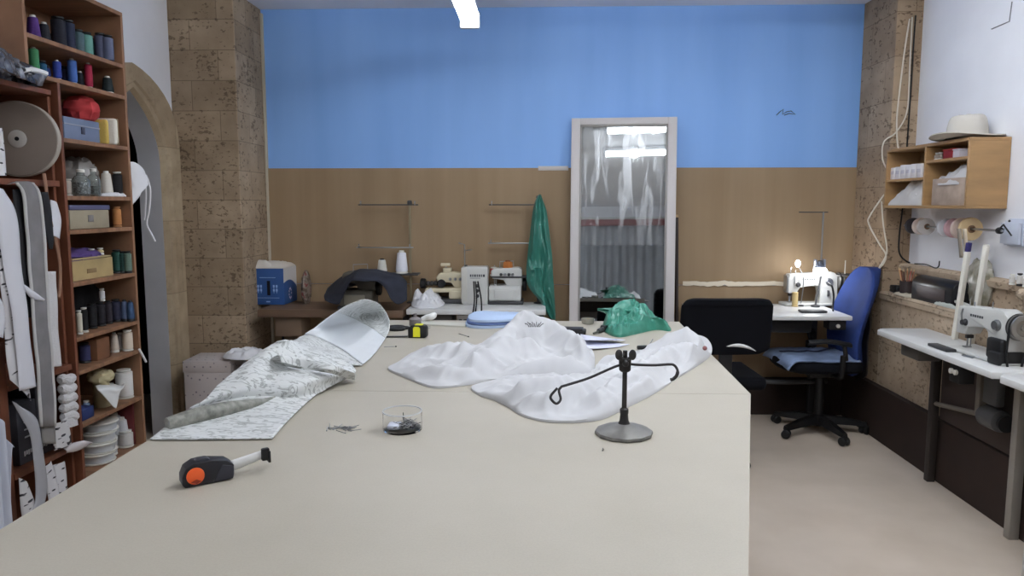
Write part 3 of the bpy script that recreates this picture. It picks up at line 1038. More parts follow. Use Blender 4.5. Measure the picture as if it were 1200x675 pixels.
def cone(label, loc, h, r, rgb, kind='cone', base=None, tip=None, group=None, rot=None):
    t = thing('thread_cone' if kind != 'tube' else 'thread_spool', label, 'thread cone' if kind != 'tube' else 'thread spool', loc, group=group, rot=rot)
    base = base or M_CONEW
    tip = tip or base
    m_ = thread_mat(rgb)
    if kind == 'cone':
        MB().lathe([(r * 1.0, 0), (r * 1.02, .004), (r * .93, .008), (r * .42, h * .97), (r * .40, h), (r * .3, h), (r * .3, h * .9)], seg=18, cap=False).build('cone_core', tip, t)
        MB().lathe([(r * .80, .008), (r * .97, .014), (r * 1.0, .02), (r * .95, h * .30), (r * .72, h * .86), (r * .66, h * .90), (r * .46, h * .915)], seg=20).build('thread', m_, t)
    elif kind == 'king':     # tall tube of thread on a wide foot
        MB().lathe([(r * 1.75, 0), (r * 1.8, .004), (r * 1.2, .014), (r * .55, .02), (r * .5, h), (r * .4, h + .004), (0, h + .004)], seg=18).build('cone_core', base, t)
        MB().lathe([(r * .6, .016), (r * 1.0, .024), (r * .98, h * .93), (r * .85, h * .965), (r * .55, h * .975)], seg=20).build('thread', m_, t)
    else:
        MB().lathe([(r * .95, 0), (r * 1.0, .003), (r * .9, .008), (r * .45, .010), (r * .45, h - .008), (r * .8, h - .006), (r * .8, h), (0, h)], seg=18).build('spool_core', tip, t)
        MB().lathe([(r * .5, .009), (r * .96, .012), (r * .96, h - .014), (r * .55, h - .009)], seg=20).build('thread', m_, t)
    return t


# ---------------------------------------------------------------- thread stands on the back benches
def thread_stand(label, x, y, z0, ztop, arm, z_arms, mpole, tray=None):
    t = thing('thread_stand', label, 'thread stand', (x, y, z0))
    MB().tube([(0, 0, 0), (0, 0, ztop - z0)], .0085, 10).build('pole', mpole, t)
    MB().lathe([(.03, 0), (.03, .006), (.012, .012)], seg=14).build('foot', M_DKGREY, t)
    for k_, (a0_, a1_, zz, tilt) in enumerate(z_arms):
        a = MB()
        a.rbox(a0_ - x, a1_ - x, -.012, .012, zz - z0 - .004, zz - z0 + .004, .002)
        ao = a.build('guide_arm', M_DKGREY if k_ == 0 else M_STEEL, t)
        for q in (a0_ + .02, a1_ - .02):
            MB().tube([(q - x, -.012, zz - z0), (q - x, -.03, zz - z0 + .006), (q - x, -.03, zz - z0 + .02), (q - x, -.012, zz - z0 + .024), (q - x, -.008, zz - z0 + .006)], .003, 5).build('thread_eye', M_STEEL, ao)
    MB().lathe([(.012, ztop - z0 - .03), (.016, ztop - z0 - .025), (.016, ztop - z0 - .005), (.01, ztop - z0)], seg=12).build('clamp', M_DKGREY, t)
    if tray:
        MB().rbox(tray[0] - x, tray[1] - x, -.05, .05, tray[2] - z0 - .012, tray[2] - z0, .003).build('tray', M_DKGREY, t)
        for q in tray[3]:
            MB().tube([(q - x, 0, tray[2] - z0), (q - x, 0, tray[2] - z0 + .07)], .004, 6).build('spool_pin', M_STEEL, t)
    return t


Yst = 5.03
a0 = at(420, 240, y=Yst)
a1 = at(490, 240, y=Yst)
pp = at(480, 240, y=Yst)
w1 = at(471, 320, y=Yst)
w2_ = at(448, 320, y=Yst)
b0 = at(418, 290, y=Yst)
ts1 = thread_stand('tall thread stand with a pale pole behind the dark cloth', pp.x, Yst, .78, pp.z + .03,
                   None, [(a0.x, a1.x, pp.z, 0), (b0.x, pp.x + .02, b0.z, 0)], mat('pale brass pole', (150, 138, 112), .4, metal=.4),
                   (w2_.x - .05, pp.x + .06, w1.z, (w1.x, w2_.x)))
cone('tall white thread cone on the stand right of the dark cloth', (w1.x, Yst, w1.z), .155, .042, (236, 236, 244), 'cone', tip=M_CONEW)
cone('small white thread cone with a black tip behind the dark cloth', (w2_.x, Yst, w2_.z), .10, .034, (226, 224, 214), 'cone', tip=M_CONEB)
a0 = at(573, 242, y=Yst)
a1 = at(634, 240, y=Yst)
pp = at(631, 240, y=Yst)
c0 = at(572, 285, y=Yst)
c1 = at(595, 323, y=Yst)
ts2 = thread_stand('thread stand whose pole stands inside the hanging green plastic', pp.x, Yst, .78, pp.z + .06,
                   None, [(a0.x, a1.x, pp.z, 0), (c0.x, pp.x, c0.z, 0)], M_DKGREY, (c1.x - .11, pp.x + .02, c1.z, (c1.x, c1.x - .09)))
cone('orange brown thread cone on the stand above the white overlock machine', (c1.x, Yst, c1.z), .105, .040, (176, 106, 48), 'cone', tip=mat('brown cone', (120, 72, 40), .6))
cone('small red thread spool left of the orange brown cone', (c1.x - .095, Yst, c1.z), .058, .026, (176, 44, 50), 'tube')
# short wire guides on the white table
c = at(541, 290, y=5.0)
wg = MB()
wg.tube([(c.x + .02, 5.0, .783), (c.x + .02, 5.0, c.z + .02), (c.x - .02, 5.0, c.z + .03)], .004, 6).tube([(c.x + .02, 5.0, c.z - .02), (c.x + .07, 5.0, c.z - .015)], .003, 6)
tag(wg.build('wire_thread_guide', M_STEEL), 'thin wire thread guide above the cream machine', 'thread guide')

# hanging teal plastic
cols = []
spec = [(228, 631, 634, 5.02), (236, 627, 637, 5.0), (250, 624, 641, 4.98), (275, 621, 644, 4.97), (300, 618, 647, 4.96), (318, 617, 648, 4.95), (335, 619, 649, 4.95), (352, 632, 650, 4.95), (368, 641, 651, 4.95), (374, 645, 651, 4.95)]
rows = []
for (py, xl, xr, y) in spec:
    r_ = []
    for i in range(7):
        f = i / 6
        r_.append(at(xl + (xr - xl) * f, py, y=y - .03 * math.sin(f * PI) - .02 * math.sin(f * 9)))
    rows.append(r_)
g = loft(rows, 60, 40)
for r_ in g:
    for q in r_:
        q.y -= .022 * crumple(q.x * 1.4, q.z * .5, 14, 1.3)
g2 = [[q + Vector((0, .055, 0)) for q in r_] for r_ in g]
bag = MB()
for r1_, r2_ in zip(g, g2):
    pass
full = [r1_ + list(reversed(r2_)) + [r1_[0].copy()] for r1_, r2_ in zip(g, g2)]
m, nt, b, N, L = node_mat('teal plastic film')
b.inputs['Base Color'].default_value = (*lin((52, 118, 104)), 1)
b.inputs['Roughness'].default_value = .32
b.inputs['Alpha'].default_value = .92
bag.grid(full)
o = bag.build('plastic_cover', m, angle=25)
tag(o, 'teal green plastic cover hanging from the thread stand left of the mirror', 'plastic cover')

# cables hanging at the white table
cb = MB()
for x0, x1, zz in ((555, 553, 0), (560, 564, .02), (557, 556, .05)):
    s_ = at(x0, 330, y=4.80)
    e_ = at(x1, 374, y=4.685)
    mid = at((x0 + x1) / 2 + 2, 352, y=4.69)
    cb.tube(crom([s_, mid, e_], 12), .005, 6)
o = cb.build('machine_cables', M_CABLE)
tag(o, 'black cables hanging over the front edge of the white table', 'cable')

# ---------------------------------------------------------------- blue carton on the brown bench
p = at(296, 357, z=.781)
q = at(335, 356.5, z=.781)
W, D, Hh = (q - p).length, .26, .245
ang = math.atan2(q.y - p.y, q.x - p.x) - R(9)
bx = thing('carton', 'blue carton with a dark hand slot and white writing on the brown bench', 'box', (p.x, p.y, .781), ang)
M_BLUECARD = mat('blue printed card', (46, 84, 142), .5, var=.04, vscale=5)
MB().rbox(0, W, 0, D, 0, Hh, .004).build('carton_body', M_BLUECARD, bx)
MB().rbox(W * .475, W * .575, -.0012, .002, Hh * .26, Hh * .66, .0005).build('hand_slot', mat('slot black', (10, 12, 24), .9), bx)
wr = MB()
for sx in (.17, .66):
    for rr, zz in enumerate((.48, .37)):
        for i in range(2):
            x = W * (sx + .09 * i)
            wr.box(x, x + W * .055, -.0012, .0, Hh * zz, Hh * zz + .016)
            wr.box(x + W * .02, x + W * .035, -.0012, .0, Hh * zz - .012, Hh * zz)
wr.box(W * .12, W * .85, -.0012, 0, Hh * .185, Hh * .195).box(W * .44, W * .56, -.0012, 0, Hh * .07, Hh * .10).box(W * .25, W * .75, -.0012, 0, Hh * .74, Hh * .755)
wr.build('printed_writing', mat('pale blue print', (150, 182, 226), .5), bx)
sd = MB()
cv_ = [(D * (.0 + 1.0 * i / 14), Hh * (.60 + .10 * math.sin(i / 14 * 2.6) - .28 * (i / 14) ** 2.5)) for i in range(15)]
sd.prism([(D, Hh), (0, Hh)] + cv_, W, W + .001, 'x')
sd.build('white_side_panel', mat('white card print', (214, 212, 210), .55), bx)
mk = MB()
for i in range(9):
    a = i / 8 * 1.7 * PI
    mk.ball((W + .0006, D * .45 + .022 * math.cos(a), Hh * .27 + .034 * math.sin(a)), (.0012, .007, .008), 8, 6)
mk.build('round_mark', mat('lilac print', (214, 200, 232), .5), bx)
# white plastic sack bulging out of the top
t_out = [(-.002, .0), (W * .3, -.004), (W * .7, .0), (W + .002, .01), (W + .0, D * .6), (W - .01, D - .004), (W * .5, D), (.0, D - .005), (-.002, D * .5)]
o = pile(t_out, Hh - .0005, .030, [([(0.02, .05, .02), (W * .4, .02, .03)], .03)], 16, 70, .010, 16, 2.2)
o = o.xf(Matrix.Translation((p.x, p.y, .781)) @ Matrix.Rotation(ang, 4, 'Z')).build('white_sack', mat('white sack plastic', (220, 214, 204), .5))
tag(o, 'crumpled white sack lying on top of the blue carton', 'bag')
cbag = at(358, 335, y=4.97)
o = ball_lump((cbag.x, 4.985, .885), (.026, .06, .104), .22, 3, 3)
m, nt, b, N, L = node_mat('clear bag with red print')
tc = N.new('ShaderNodeTexCoord')
no = N.new('ShaderNodeTexNoise')
no.inputs['Scale'].default_value = 22
L.new(tc.outputs['Object'], no.inputs['Vector'])
L.new(ramp(nt, no.outputs['Fac'], [(0.42, (104, 90, 78)), (0.56, (140, 128, 118)), (0.66, (130, 72, 72))]), b.inputs['Base Color'])
b.inputs['Roughness'].default_value = .25
tag(o.build('clear_bag', m), 'small clear bag with reddish bits squeezed behind the blue carton', 'bag')
# ---------------------------------------------------------------- chairs
M_BLUEFAB = mat('blue chair fabric', (32, 54, 112), .85, var=.10, vscale=6, sheen=.0, bump=.1, bscale=260)
M_NAVYFAB = mat('black navy chair fabric', (9, 10, 16), .9, var=.1, vscale=8, spec=.2)
M_CHPL = mat('black chair plastic', (14, 14, 16), .45)
M_SEATCLOTH = mat('blue grey seat cloth', (128, 146, 178), .9, var=.14, vscale=9)


def backrest_rows(w, zs, widths, dx, depth):
    rows = []
    for z, ww, x in zip(zs, widths, dx):
        rows.append((z, ww, x))
    return rows


def back_surface(spec, thick, n=28, k=26, curve=.05, squash=2.6):
    """padded backrest: local x forwards, y across, z up. spec rows (z, half width, x)"""
    sp = crom([(a, b_, c_) for a, b_, c_ in spec], n)
    front, back = [], []
    for q in sp:
        z, hw_, x = q
        rf, rb = [], []
        for i in range(k):
            f = -1 + 2 * i / (k - 1)
            e = (1 - abs(f) ** squash)
            y = hw_ * math.copysign(abs(f) ** .92, f)
            rf.append(Vector((x + thick * .55 * e ** .6 - curve * (1 - f * f) + curve * .0, y, z)))
            rb.append(Vector((x - thick * .45 * e ** .6 - curve * (1 - f * f), y, z)))
        front.append(rf)
        back.append(rb)
    return front, back


def closed_pad(front, back):
    m_ = MB()
    rows = [a + list(reversed(b_)) + [a[0].copy()] for a, b_ in zip(front, back)]
    m_.grid(rows)
    # caps
    k = len(front[0])
    for idx in (0, -1):
        f, b_ = front[idx], back[idx]
        m_.grid([f, b_])
    return m_


def swivel_base(t, r, hub_z, a0, n=5):
    MB().lathe([(.045, .05), (.05, .06), (.05, .11), (.03, .12), (.03, hub_z - .05), (.05, hub_z - .03), (.05, hub_z)], seg=18).build('gas_lift', M_CHPL, t)
    for i in range(n):
        a = a0 + i * 2 * PI / n
        c_, s_ = math.cos(a), math.sin(a)
        sec = []
        for f, hw_, zt, zb in ((.10, .034, .115, .065), (.5, .028, .105, .062), (.92, .022, .082, .055), (1.0, .018, .078, .056)):
            rr = r * f
            sec.append([Vector((c_ * rr - s_ * w, s_ * rr + c_ * w, z)) for w, z in ((-hw_, zb), (-hw_ * .7, zt), (hw_ * .7, zt), (hw_, zb), (-hw_, zb))])
        lg = MB().grid(sec)
        lg.add(sec[-1][:4], [(0, 1, 2, 3)])
        leg = lg.build('leg', M_CHPL, t)
        cs = MB()
        cx, cy = c_ * r * .97, s_ * r * .97
        b_ = random.uniform(0, PI)
        for sgn in (-1, 1):
            w = MB().lathe([(.0, -.012), (.020, -.012), (.027, -.006), (.027, .006), (.020, .012), (0, .012)], seg=16, axis='x')
            w.xf(Matrix.Translation((cx, cy, .0275)) @ Matrix.Rotation(b_, 4, 'Z') @ Matrix.Translation((sgn * .017, 0, 0)))
            cs.add(w.v, w.f)
        cs.rbox(cx - .014, cx + .014, cy - .014, cy + .014, .03, .062, .005)
        cs.build('caster', M_RUBBER, leg)


def armrest(t, y, x0, x1, z, zs):
    a = MB()
    a.tube(crom([(x0 + .02, y, zs), (x0 + .03, y * 1.02, z - .06), (x0 + .05, y * 1.04, z - .015), (x0 + .12, y * 1.04, z)], 14), .014, 8)
    a.xf(Matrix.Identity(4))
    ao = a.build('armrest', M_CHPL, t)
    rows = []
    for f, h in ((0, .016), (.06, .028), (.5, .030), (.94, .026), (1, .014)):
        x = x0 - .0 + (x1 - x0) * f
        dz = -.03 * (1 - f) ** 3 - .012 * f ** 4
        rows.append([Vector((x, y * 1.04 + w, z + dz + hh)) for w, hh in ((-h, .0), (-h * .8, .016), (0, .022), (h * .8, .016), (h, 0), (0, -.008), (-h, 0))])
    MB().grid(loft(rows, 16, 25)).build('arm_pad', M_CHPL, ao)


# blue task chair: faces the left of the picture (-x)
cx, cy = 1.80, 4.70
ch = thing('office_chair', 'blue high backed office chair with armrests turned away from the lit sewing machine', 'chair', (cx, cy, 0), PI + R(3))
swivel_base(ch, .29, .42, R(26))
# local x forwards
ft, bk = back_surface([(.40, .15, -.13), (.44, .18, -.145), (.52, .205, -.135), (.62, .215, -.125), (.74, .225, -.145), (.86, .215, -.185), (.96, .185, -.22), (1.03, .13, -.245), (1.06, .07, -.255)], .085, 34, 30, .05)
closed_pad(ft, bk).build('backrest', M_BLUEFAB, ch, subsurf=1)
ft2, bk2 = back_surface([(.36, .10, -.185), (.40, .17, -.20), (.50, .205, -.19), (.62, .215, -.18), (.74, .20, -.20), (.82, .12, -.22)], .035, 24, 22, .05)
closed_pad(ft2, bk2).build('back_shell', M_CHPL, ch)
MB().tube(crom([(-.02, 0, .40), (-.14, 0, .40), (-.20, 0, .44), (-.215, 0, .60)], 14), .024, 8).build('back_bracket', M_CHPL, ch)
# seat
seat_o = [(.27, -.17), (.30, 0), (.27, .17), (.20, .225), (.0, .235), (-.15, .22), (-.20, .12), (-.20, -.12), (-.15, -.22), (.0, -.235), (.20, -.225)]
ring_ = croms([(a, b_, 0) for a, b_ in seat_o], 60)
prof = [(.80, .425), (.93, .43), (.99, .445), (1.0, .465), (.97, .485), (.90, .497), (.6, .500), (.25, .497), (.02, .495)]
MB().grid([[Vector((q.x * f, q.y * f, z)) for q in ring_ + [ring_[0]]] for f, z in prof]).build('seat', M_NAVYFAB, ch)
MB().grid([[Vector((q.x * f, q.y * f, z)) for q in ring_ + [ring_[0]]] for f, z in [(.02, .418), (.5, .416), (.80, .42), (.82, .43)]]).rbox(-.09, .11, -.10, .10, .375, .42, .02).build('seat_pan', M_CHPL, ch)
MB().tube([(.0, -.1, .40), (.02, -.2, .395), (.02, -.24, .395)], .006, 6).build('height_lever', M_CHPL, ch)
for sy in (-.25, .25):
    MB().tube(crom([(-.02, sy * .5, .41), (-.02, sy * .9, .41), (-.02, sy * 1.0, .44), (-.02, sy * 1.02, .55)], 12), .017, 8).build('arm_support', M_CHPL, ch)
    armrest(ch, sy, -.06, .20, .635, .52)
# folded cloth on the seat
rows = []
for j in range(25):
    u = j / 24
    r_ = []
    for i in range(25):
        v = i / 24
        x = -.15 + .44 * u
        y = -.215 + .43 * v
        dr = max(0, u - .88) / .12
        z = .506 + .010 * crumple(x, y, 9, 5.5) - .05 * dr * dr - .012 * abs(2 * v - 1) ** 4
        r_.append(Vector((x, y, z)))
    rows.append(r_)
M4 = Matrix.Translation((cx, cy, 0)) @ Matrix.Rotation(PI + R(3), 4, 'Z')
o = MB().grid(rows).xf(M4).build('seat_cloth', M_SEATCLOTH, solid=.010, soff=1)
tag(o, 'blue grey folded cloth laid over the seat of the blue chair', 'cloth')
stp = MB().grid([[Vector((-.14 + .40 * u / 16, -.10 + w + .10 * math.sin(u / 16 * 2.2), .5205 + .010 * crumple(-.14 + .40 * u / 16, -.10 + .10 * math.sin(u / 16 * 2.2), 9, 5.5))) for w in (-.012, .012)] for u in range(17)])
o = stp.xf(M4).build('seat_strap', mat('dark strap', (30, 36, 60), .8), solid=.003, soff=1)
tag(o, 'dark strap lying across the cloth on the blue chair seat', 'strap')


# black chair seen from behind at the table's corner: faces the back wall (+y)
def plain_chair(label, x, y, rz, w, ztop, zbot, seat_z=.47, sc=1.0, fabric=M_NAVYFAB):
    t = thing('office_chair', label, 'chair', (x, y, 0), rz)
    swivel_base(t, .205, seat_z - .06, R(14))
    h = ztop - zbot
    f, b_ = back_surface([(zbot, w * .41, -.19), (zbot + .02, w * .485, -.195), (zbot + h * .2, w * .5, -.20), (zbot + h * .8, w * .5, -.225), (ztop - .03, w * .485, -.235), (ztop - .008, w * .45, -.237), (ztop, w * .40, -.238)], .07, 30, 30, .02, 8)
    closed_pad(f, b_).build('backrest', fabric, t, subsurf=1)
    MB().rbox(-.235, -.21, -.035, .035, seat_z - .06, zbot + h * .12, .008).rbox(-.25, .02, -.035, .035, seat_z - .07, seat_z - .045, .008).build('back_bracket', M_CHPL, t)
    MB().rbox(-.19, .25, -w * .5, w * .5, seat_z - .045, seat_z + .03, .03, 4).build('seat', fabric, t)
    return t


plain_chair('black padded chair seen from behind at the corner of the cutting table', .985, 4.12, PI / 2 + R(2), .485, .962, .665, .50)
plain_chair('small dark chair behind the far table edge, its back seen in the mirror', .46, 4.03, PI / 2, .34, .80, .56, .44)
# white edge of paper on the black chair
c0, c1 = at(850, 405, y=3.86), at(885, 413, y=3.86)
g = []
for i in range(17):
    f = i / 16
    px_ = 851 + 35 * f
    py_ = 406.0 - 3.4 * math.sin(f * 2.3) + 8.0 * f ** 2
    th = 4.2 * math.sin(PI * f) ** .7 + .15
    g.append([at(px_, py_ - th / 2 + .3, y=3.845), at(px_, py_ + th / 2, y=3.845)])
o = MB().grid(g).build('paper_scrap', mat('white paper', (236, 236, 234), .7), solid=.002)
tag(o, 'curved white paper scrap stuck to the back of the black chair', 'paper')
# ---------------------------------------------------------------- big cutting table
TZ = 0.90
m, nt, b, N, L = node_mat('beige table covering')
tc = N.new('ShaderNodeTexCoord')
no = N.new('ShaderNodeTexNoise')
no.inputs['Scale'].default_value = 2.2
no.inputs['Detail'].default_value = 6
no.inputs['Roughness'].default_value = .6
L.new(tc.outputs['Object'], no.inputs['Vector'])
c0 = ramp(nt, no.outputs['Fac'], [(0.3, (174, 167, 152)), (0.7, (183, 176, 162))])
no2 = N.new('ShaderNodeTexNoise')
no2.inputs['Scale'].default_value = 260
no2.inputs['Detail'].default_value = 2
L.new(tc.outputs['Object'], no2.inputs['Vector'])
L.new(mixc(nt, 'MULTIPLY', .35, c0, ramp(nt, no2.outputs['Fac'], [(0.35, (0.88, 0.87, 0.86)), (0.6, (1.0, 1.0, 1.0))])), b.inputs['Base Color'])
b.inputs['Roughness'].default_value = .55
M_TABLE = m
M_TEDGE = mat('dark table edge', (98, 84, 68), .6)
M_TLEG = mat('dark table frame', (44, 34, 30), .7)

ct = thing('cutting_table', 'large beige cutting table filling the foreground', 'table', (-.15, 2.0, 0))
farL, farR, cor = at(436, 376.5, z=TZ), at(795, 376.5, z=TZ), at(880, 462, z=TZ)
nearR = at(877, 675, z=TZ)
d = nearR - cor
nearR2 = cor + d * 1.45
yS = cor.y
top1 = [(-.912, yS + .001), (cor.x, yS + .001), (.668, 3.50), (-.905, 3.50)]
top2 = [(-.915, .55), (nearR2.x, nearR2.y), (cor.x - .001, yS - .0012), (-.9125, yS - .0012)]
for tp in (top1, top2):
    MB().prism(tp, TZ - .028, TZ, 'z').build('table_top', M_TABLE, ct, world=True, smooth=False)
MB().box(-.9, cor.x - .004, yS - .0014, yS + .0012, TZ - .02, TZ - .0012).build('seam', M_TEDGE, ct, world=True, smooth=False)
ap = MB()
ap.prism([(-.86, .70), (.18, .70), (cor.x - .05, yS - .02), (.61, 3.44), (-.86, 3.44)], TZ - .12, TZ - .029, 'z')
ap.build('apron', M_TLEG, ct, world=True, smooth=False)
for lx, ly in ((-.80, .8), (.16, .95), (-.80, 3.36), (.54, 3.36), (.50, yS), (-.80, yS)):
    MB().rbox(lx - .035, lx + .035, ly - .035, ly + .035, 0, TZ - .1, .004).build('leg', M_TLEG, ct, world=True)
# unseen dark board added under the table to keep the far side dark
MB().rbox(-.78, .50, 2.3, 3.3, .12, .16, .004).build('under_shade_board', M_TLEG, ct, world=True)

# ---------------------------------------------------------------- brocade sheet on the left
def hp(px, py, h):
    return at(px, py, z=TZ + h)


m, nt, b, N, L = node_mat('white silver brocade')
tc = N.new('ShaderNodeTexCoord')
mp = N.new('ShaderNodeMapping')
mp.inputs['Rotation'].default_value = (0, 0, R(35))
mp.inputs['Scale'].default_value = (26, 74, 40)
L.new(tc.outputs['Object'], mp.inputs[0])
wv = N.new('ShaderNodeTexNoise')
wv.inputs['Scale'].default_value = 1.0
wv.inputs['Detail'].default_value = 1.5
wv.inputs['Distortion'].default_value = 1.6
L.new(mp.outputs[0], wv.inputs['Vector'])
L.new(ramp(nt, wv.outputs['Fac'], [(0.53, (216, 218, 217)), (0.60, (150, 153, 150)), (0.70, (196, 198, 196))]), b.inputs['Base Color'])
b.inputs['Roughness'].default_value = .6
b.inputs['Sheen Weight'].default_value = .2
bp = N.new('ShaderNodeBump')
bp.inputs['Strength'].default_value = .2
bp.inputs['Distance'].default_value = .003
L.new(wv.outputs['Fac'], bp.inputs['Height'])
L.new(bp.outputs['Normal'], b.inputs['Normal'])
M_BROC = m
M_BACK = mat('white brocade back', (222, 226, 230), .75, bump=.06, bscale=180)
M_SILV = mat('silver grey brocade', (126, 126, 118), .5, var=.22, vscale=55)

# flat near part
g = loft([[hp(176, 515.5, .003), hp(225, 515.5, .003), hp(275, 515, .003), hp(319, 514.5, .003)],
          [hp(189, 505, .006), hp(236, 502, .006), hp(288, 499, .006), hp(334, 497, .004)],
          [hp(205, 492, .010), hp(250, 486, .012), hp(305, 482, .012), hp(352, 479, .004)],
          [hp(228, 478, .012), hp(270, 472, .02), hp(325, 464, .02), hp(374, 460, .004)],
          [hp(250, 464, .012), hp(295, 455, .03), hp(345, 448, .02), hp(392, 447, .004)]], 40, 40)
sh1 = [list(r_) for r_ in g]
# rolled fold lying on it
roll = MB()
cpts = crom([hp(196, 497, .02), hp(228, 488, .024), (hp(262, 480, .026)), hp(296, 474, .022), hp(322, 469, .012)], 26)
roll.tube(cpts, [.020 * (.55 + .5 * math.sin(PI * min(1, (i + 4) / 26))) for i in range(26)], 14)
# main body, rising to a fold and curling up at the far end
rows = [
    [hp(222, 479, .014), hp(255, 474, .012), hp(292, 470, .012), hp(330, 468.5, .012), hp(352, 470, .006)],
    [hp(241, 467, .035), hp(270, 460, .045), hp(305, 455, .045), hp(345, 458, .035), hp(378, 459, .006)],
    [hp(262, 447, .06), hp(290, 440, .075), hp(325, 441, .065), hp(365, 446, .05), hp(404, 446, .008)],
    [hp(285, 428, .085), hp(308, 421, .10), hp(338, 428, .07), hp(378, 436, .05), hp(417, 437, .03)],
    [hp(305, 413, .10), hp(325, 405, .125), hp(345, 412, .10), hp(380, 424, .065), hp(414, 431, .04)],
    [hp(322, 404, .10), hp(334, 399.5, .135), hp(352, 403, .10), hp(382, 414, .075), hp(408, 424, .05)],
    [hp(338, 402, .07), hp(350, 404, .08), hp(368, 409, .05), hp(390, 416, .045), hp(413, 429, .006)],
    [hp(356, 393, .06), hp(368, 395, .06), hp(384, 402, .03), hp(402, 412, .015), hp(424, 428, .004)],
    [hp(374, 380, .085), hp(386, 384, .05), hp(402, 392, .02), hp(420, 402, .008), hp(438, 416, .004)],
    [hp(390, 368, .125), hp(402, 373, .07), hp(418, 381, .025), hp(434, 390, .010), hp(449, 401, .004)],
    [hp(408, 357, .165), hp(418, 361, .11), hp(432, 370, .05), hp(446, 379, .025), hp(456, 388, .02)],
    [hp(424, 351, .185), hp(433, 351.5, .165), hp(444, 356, .12), hp(452, 365, .075), hp(457, 376, .05)],
]
g = loft(rows, 110, 56)
for j, r_ in enumerate(g):
    for i, q in enumerate(r_):
        k_ = j / len(g)
        q.z += .006 * crumple(q.x, q.y, 13, 2.2) * (1 if .1 < k_ < .62 else .25)
        q.z = max(q.z, TZ + .002)
fb = thing('brocade_fabric', 'long white and silver brocade sheet with folds and an upturned far end on the table', 'fabric', (-.6, 2.2, TZ))
MB().grid(sh1).build('front_flap', M_BROC, fb, world=True, solid=.003, soff=1)
roll.build('rolled_edge', M_SILV, fb, world=True)['label'] = 'silver grey rolled fold'
kk = 70
MB().grid(g[:kk + 1]).build('sheet', M_BROC, fb, world=True, solid=.003)
MB().grid(g[92:]).build('turned_tip', M_BROC, fb, world=True, solid=.003)
MB().grid(g[kk:93]).build('turned_end', M_BACK, fb, world=True, solid=.003)['label'] = 'plain white turned end'
# dark underside corner of the fold and the pocket between the folds
fold2 = loft([[hp(312, 424, .085), hp(345, 431, .07), hp(384, 437, .055), hp(416, 446, .004)],
              [hp(326, 417, .115), hp(356, 421, .095), hp(388, 428, .08), hp(416, 437, .04)],
              [hp(330, 425, .10), hp(356, 431, .07), hp(388, 434, .07), hp(411, 442, .01)]], 20, 30)
MB().grid(fold2).build('folded_corner', M_BROC, fb, world=True, solid=.003)

# ---------------------------------------------------------------- white muslin in the middle
m, nt, b, N, L = node_mat('white muslin')
b.inputs['Base Color'].default_value = (*lin((197, 197, 199)), 1)
b.inputs['Roughness'].default_value = .8
b.inputs['Sheen Weight'].default_value = .15
M_MUSLIN = m


def pz(pts):
    return [(lambda q: (q.x, q.y))(at(a, b_, z=TZ)) for a, b_ in pts]


def pr(pts):
    """ridge given by the pixels of its crest: height moves the crest towards the camera"""
    return [(lambda q: (q.x, q.y, h))(at(a, b_, z=TZ + h)) for a, b_, h in pts]


o1 = pz([(455, 433), (475, 443), (507, 455), (540, 453), (580, 447), (625, 447), (665, 446), (692, 440), (697, 428), (694, 412), (680, 402), (664, 398), (648, 392), (622, 390), (600, 393), (580, 402), (560, 409), (530, 410), (505, 408), (486, 414), (468, 425)])
ms = pile(o1, TZ, .022, [
    (pr([(575, 412, .05), (600, 388, .10), (620, 374, .135), (634, 384, .10)]), .06),
    (pr([(634, 384, .10), (655, 391, .085), (678, 402, .08), (692, 415, .06)]), .055),
    (pr([(560, 425, .05), (590, 410, .06), (620, 408, .06)]), .05),
    (pr([(500, 412, .035), (530, 414, .04), (560, 416, .045)]), .05),
    (pr([(610, 430, .045), (650, 425, .055), (690, 420, .06)]), .05),
    (pr([(480, 435, .02), (530, 440, .025), (590, 440, .03)]), .04)], 56, 240, .024, 10.0, 1.7, center=(lambda q: (q.x, q.y))(at(600, 420, z=TZ)))
o = ms.build('muslin_garment', M_MUSLIN, subsurf=0, angle=60)
tag(o, 'crumpled white muslin garment heaped in the middle of the table', 'fabric')
# frayed dark motif on it
mo = MB()
cc = at(626, 381, z=TZ + .135)
for i in range(9):
    a = R(100 + 20 * i)
    px0, py0 = 626 + 1.5 * (i - 4), 383
    p0 = at(px0, py0, z=TZ + .128)
    p1 = at(px0 + 2.4 * (i - 4) * .5, py0 - 4 - (i % 2) * 1.5, z=TZ + .136)
    mo.tube([p0, (p0 + p1) / 2 + Vector((.002, 0, .003)), p1], .0016, 5)
o = mo.build('pin_cluster', mat('dark pins', (86, 84, 84), .4, metal=.5))
tag(o, 'small cluster of pins stuck in the top of the white muslin heap', 'pins')

o2 = pz([(553, 455), (562, 464), (578, 469), (596, 478), (612, 488), (640, 495), (672, 496), (702, 493), (722, 485), (738, 477), (768, 461), (800, 440), (830, 420), (834, 408), (826, 397), (806, 393), (786, 397), (775, 405), (762, 411), (742, 414), (722, 417), (704, 424), (692, 440), (668, 449), (640, 449), (610, 446), (580, 448)])
ms = pile(o2, TZ, .012, [
    (pr([(785, 398, .06), (805, 392, .085), (822, 398, .07), (830, 408, .05)]), .05),
    (pr([(780, 412, .04), (805, 410, .05), (826, 412, .045)]), .045),
    (pr([(700, 470, .03), (730, 450, .04), (765, 425, .045), (790, 412, .045)]), .035),
    (pr([(565, 452, .04), (600, 456, .045), (640, 452, .05), (690, 452, .03)]), .035),
    (pr([(600, 470, .03), (650, 468, .035), (700, 455, .03)]), .03),
    (pr([(690, 488, .02), (730, 468, .03), (760, 448, .03)]), .025)], 56, 260, .020, 11.0, 8.1, center=(lambda q: (q.x, q.y))(at(705, 452, z=TZ)))
o = ms.build('muslin_cloth', M_MUSLIN, angle=60)
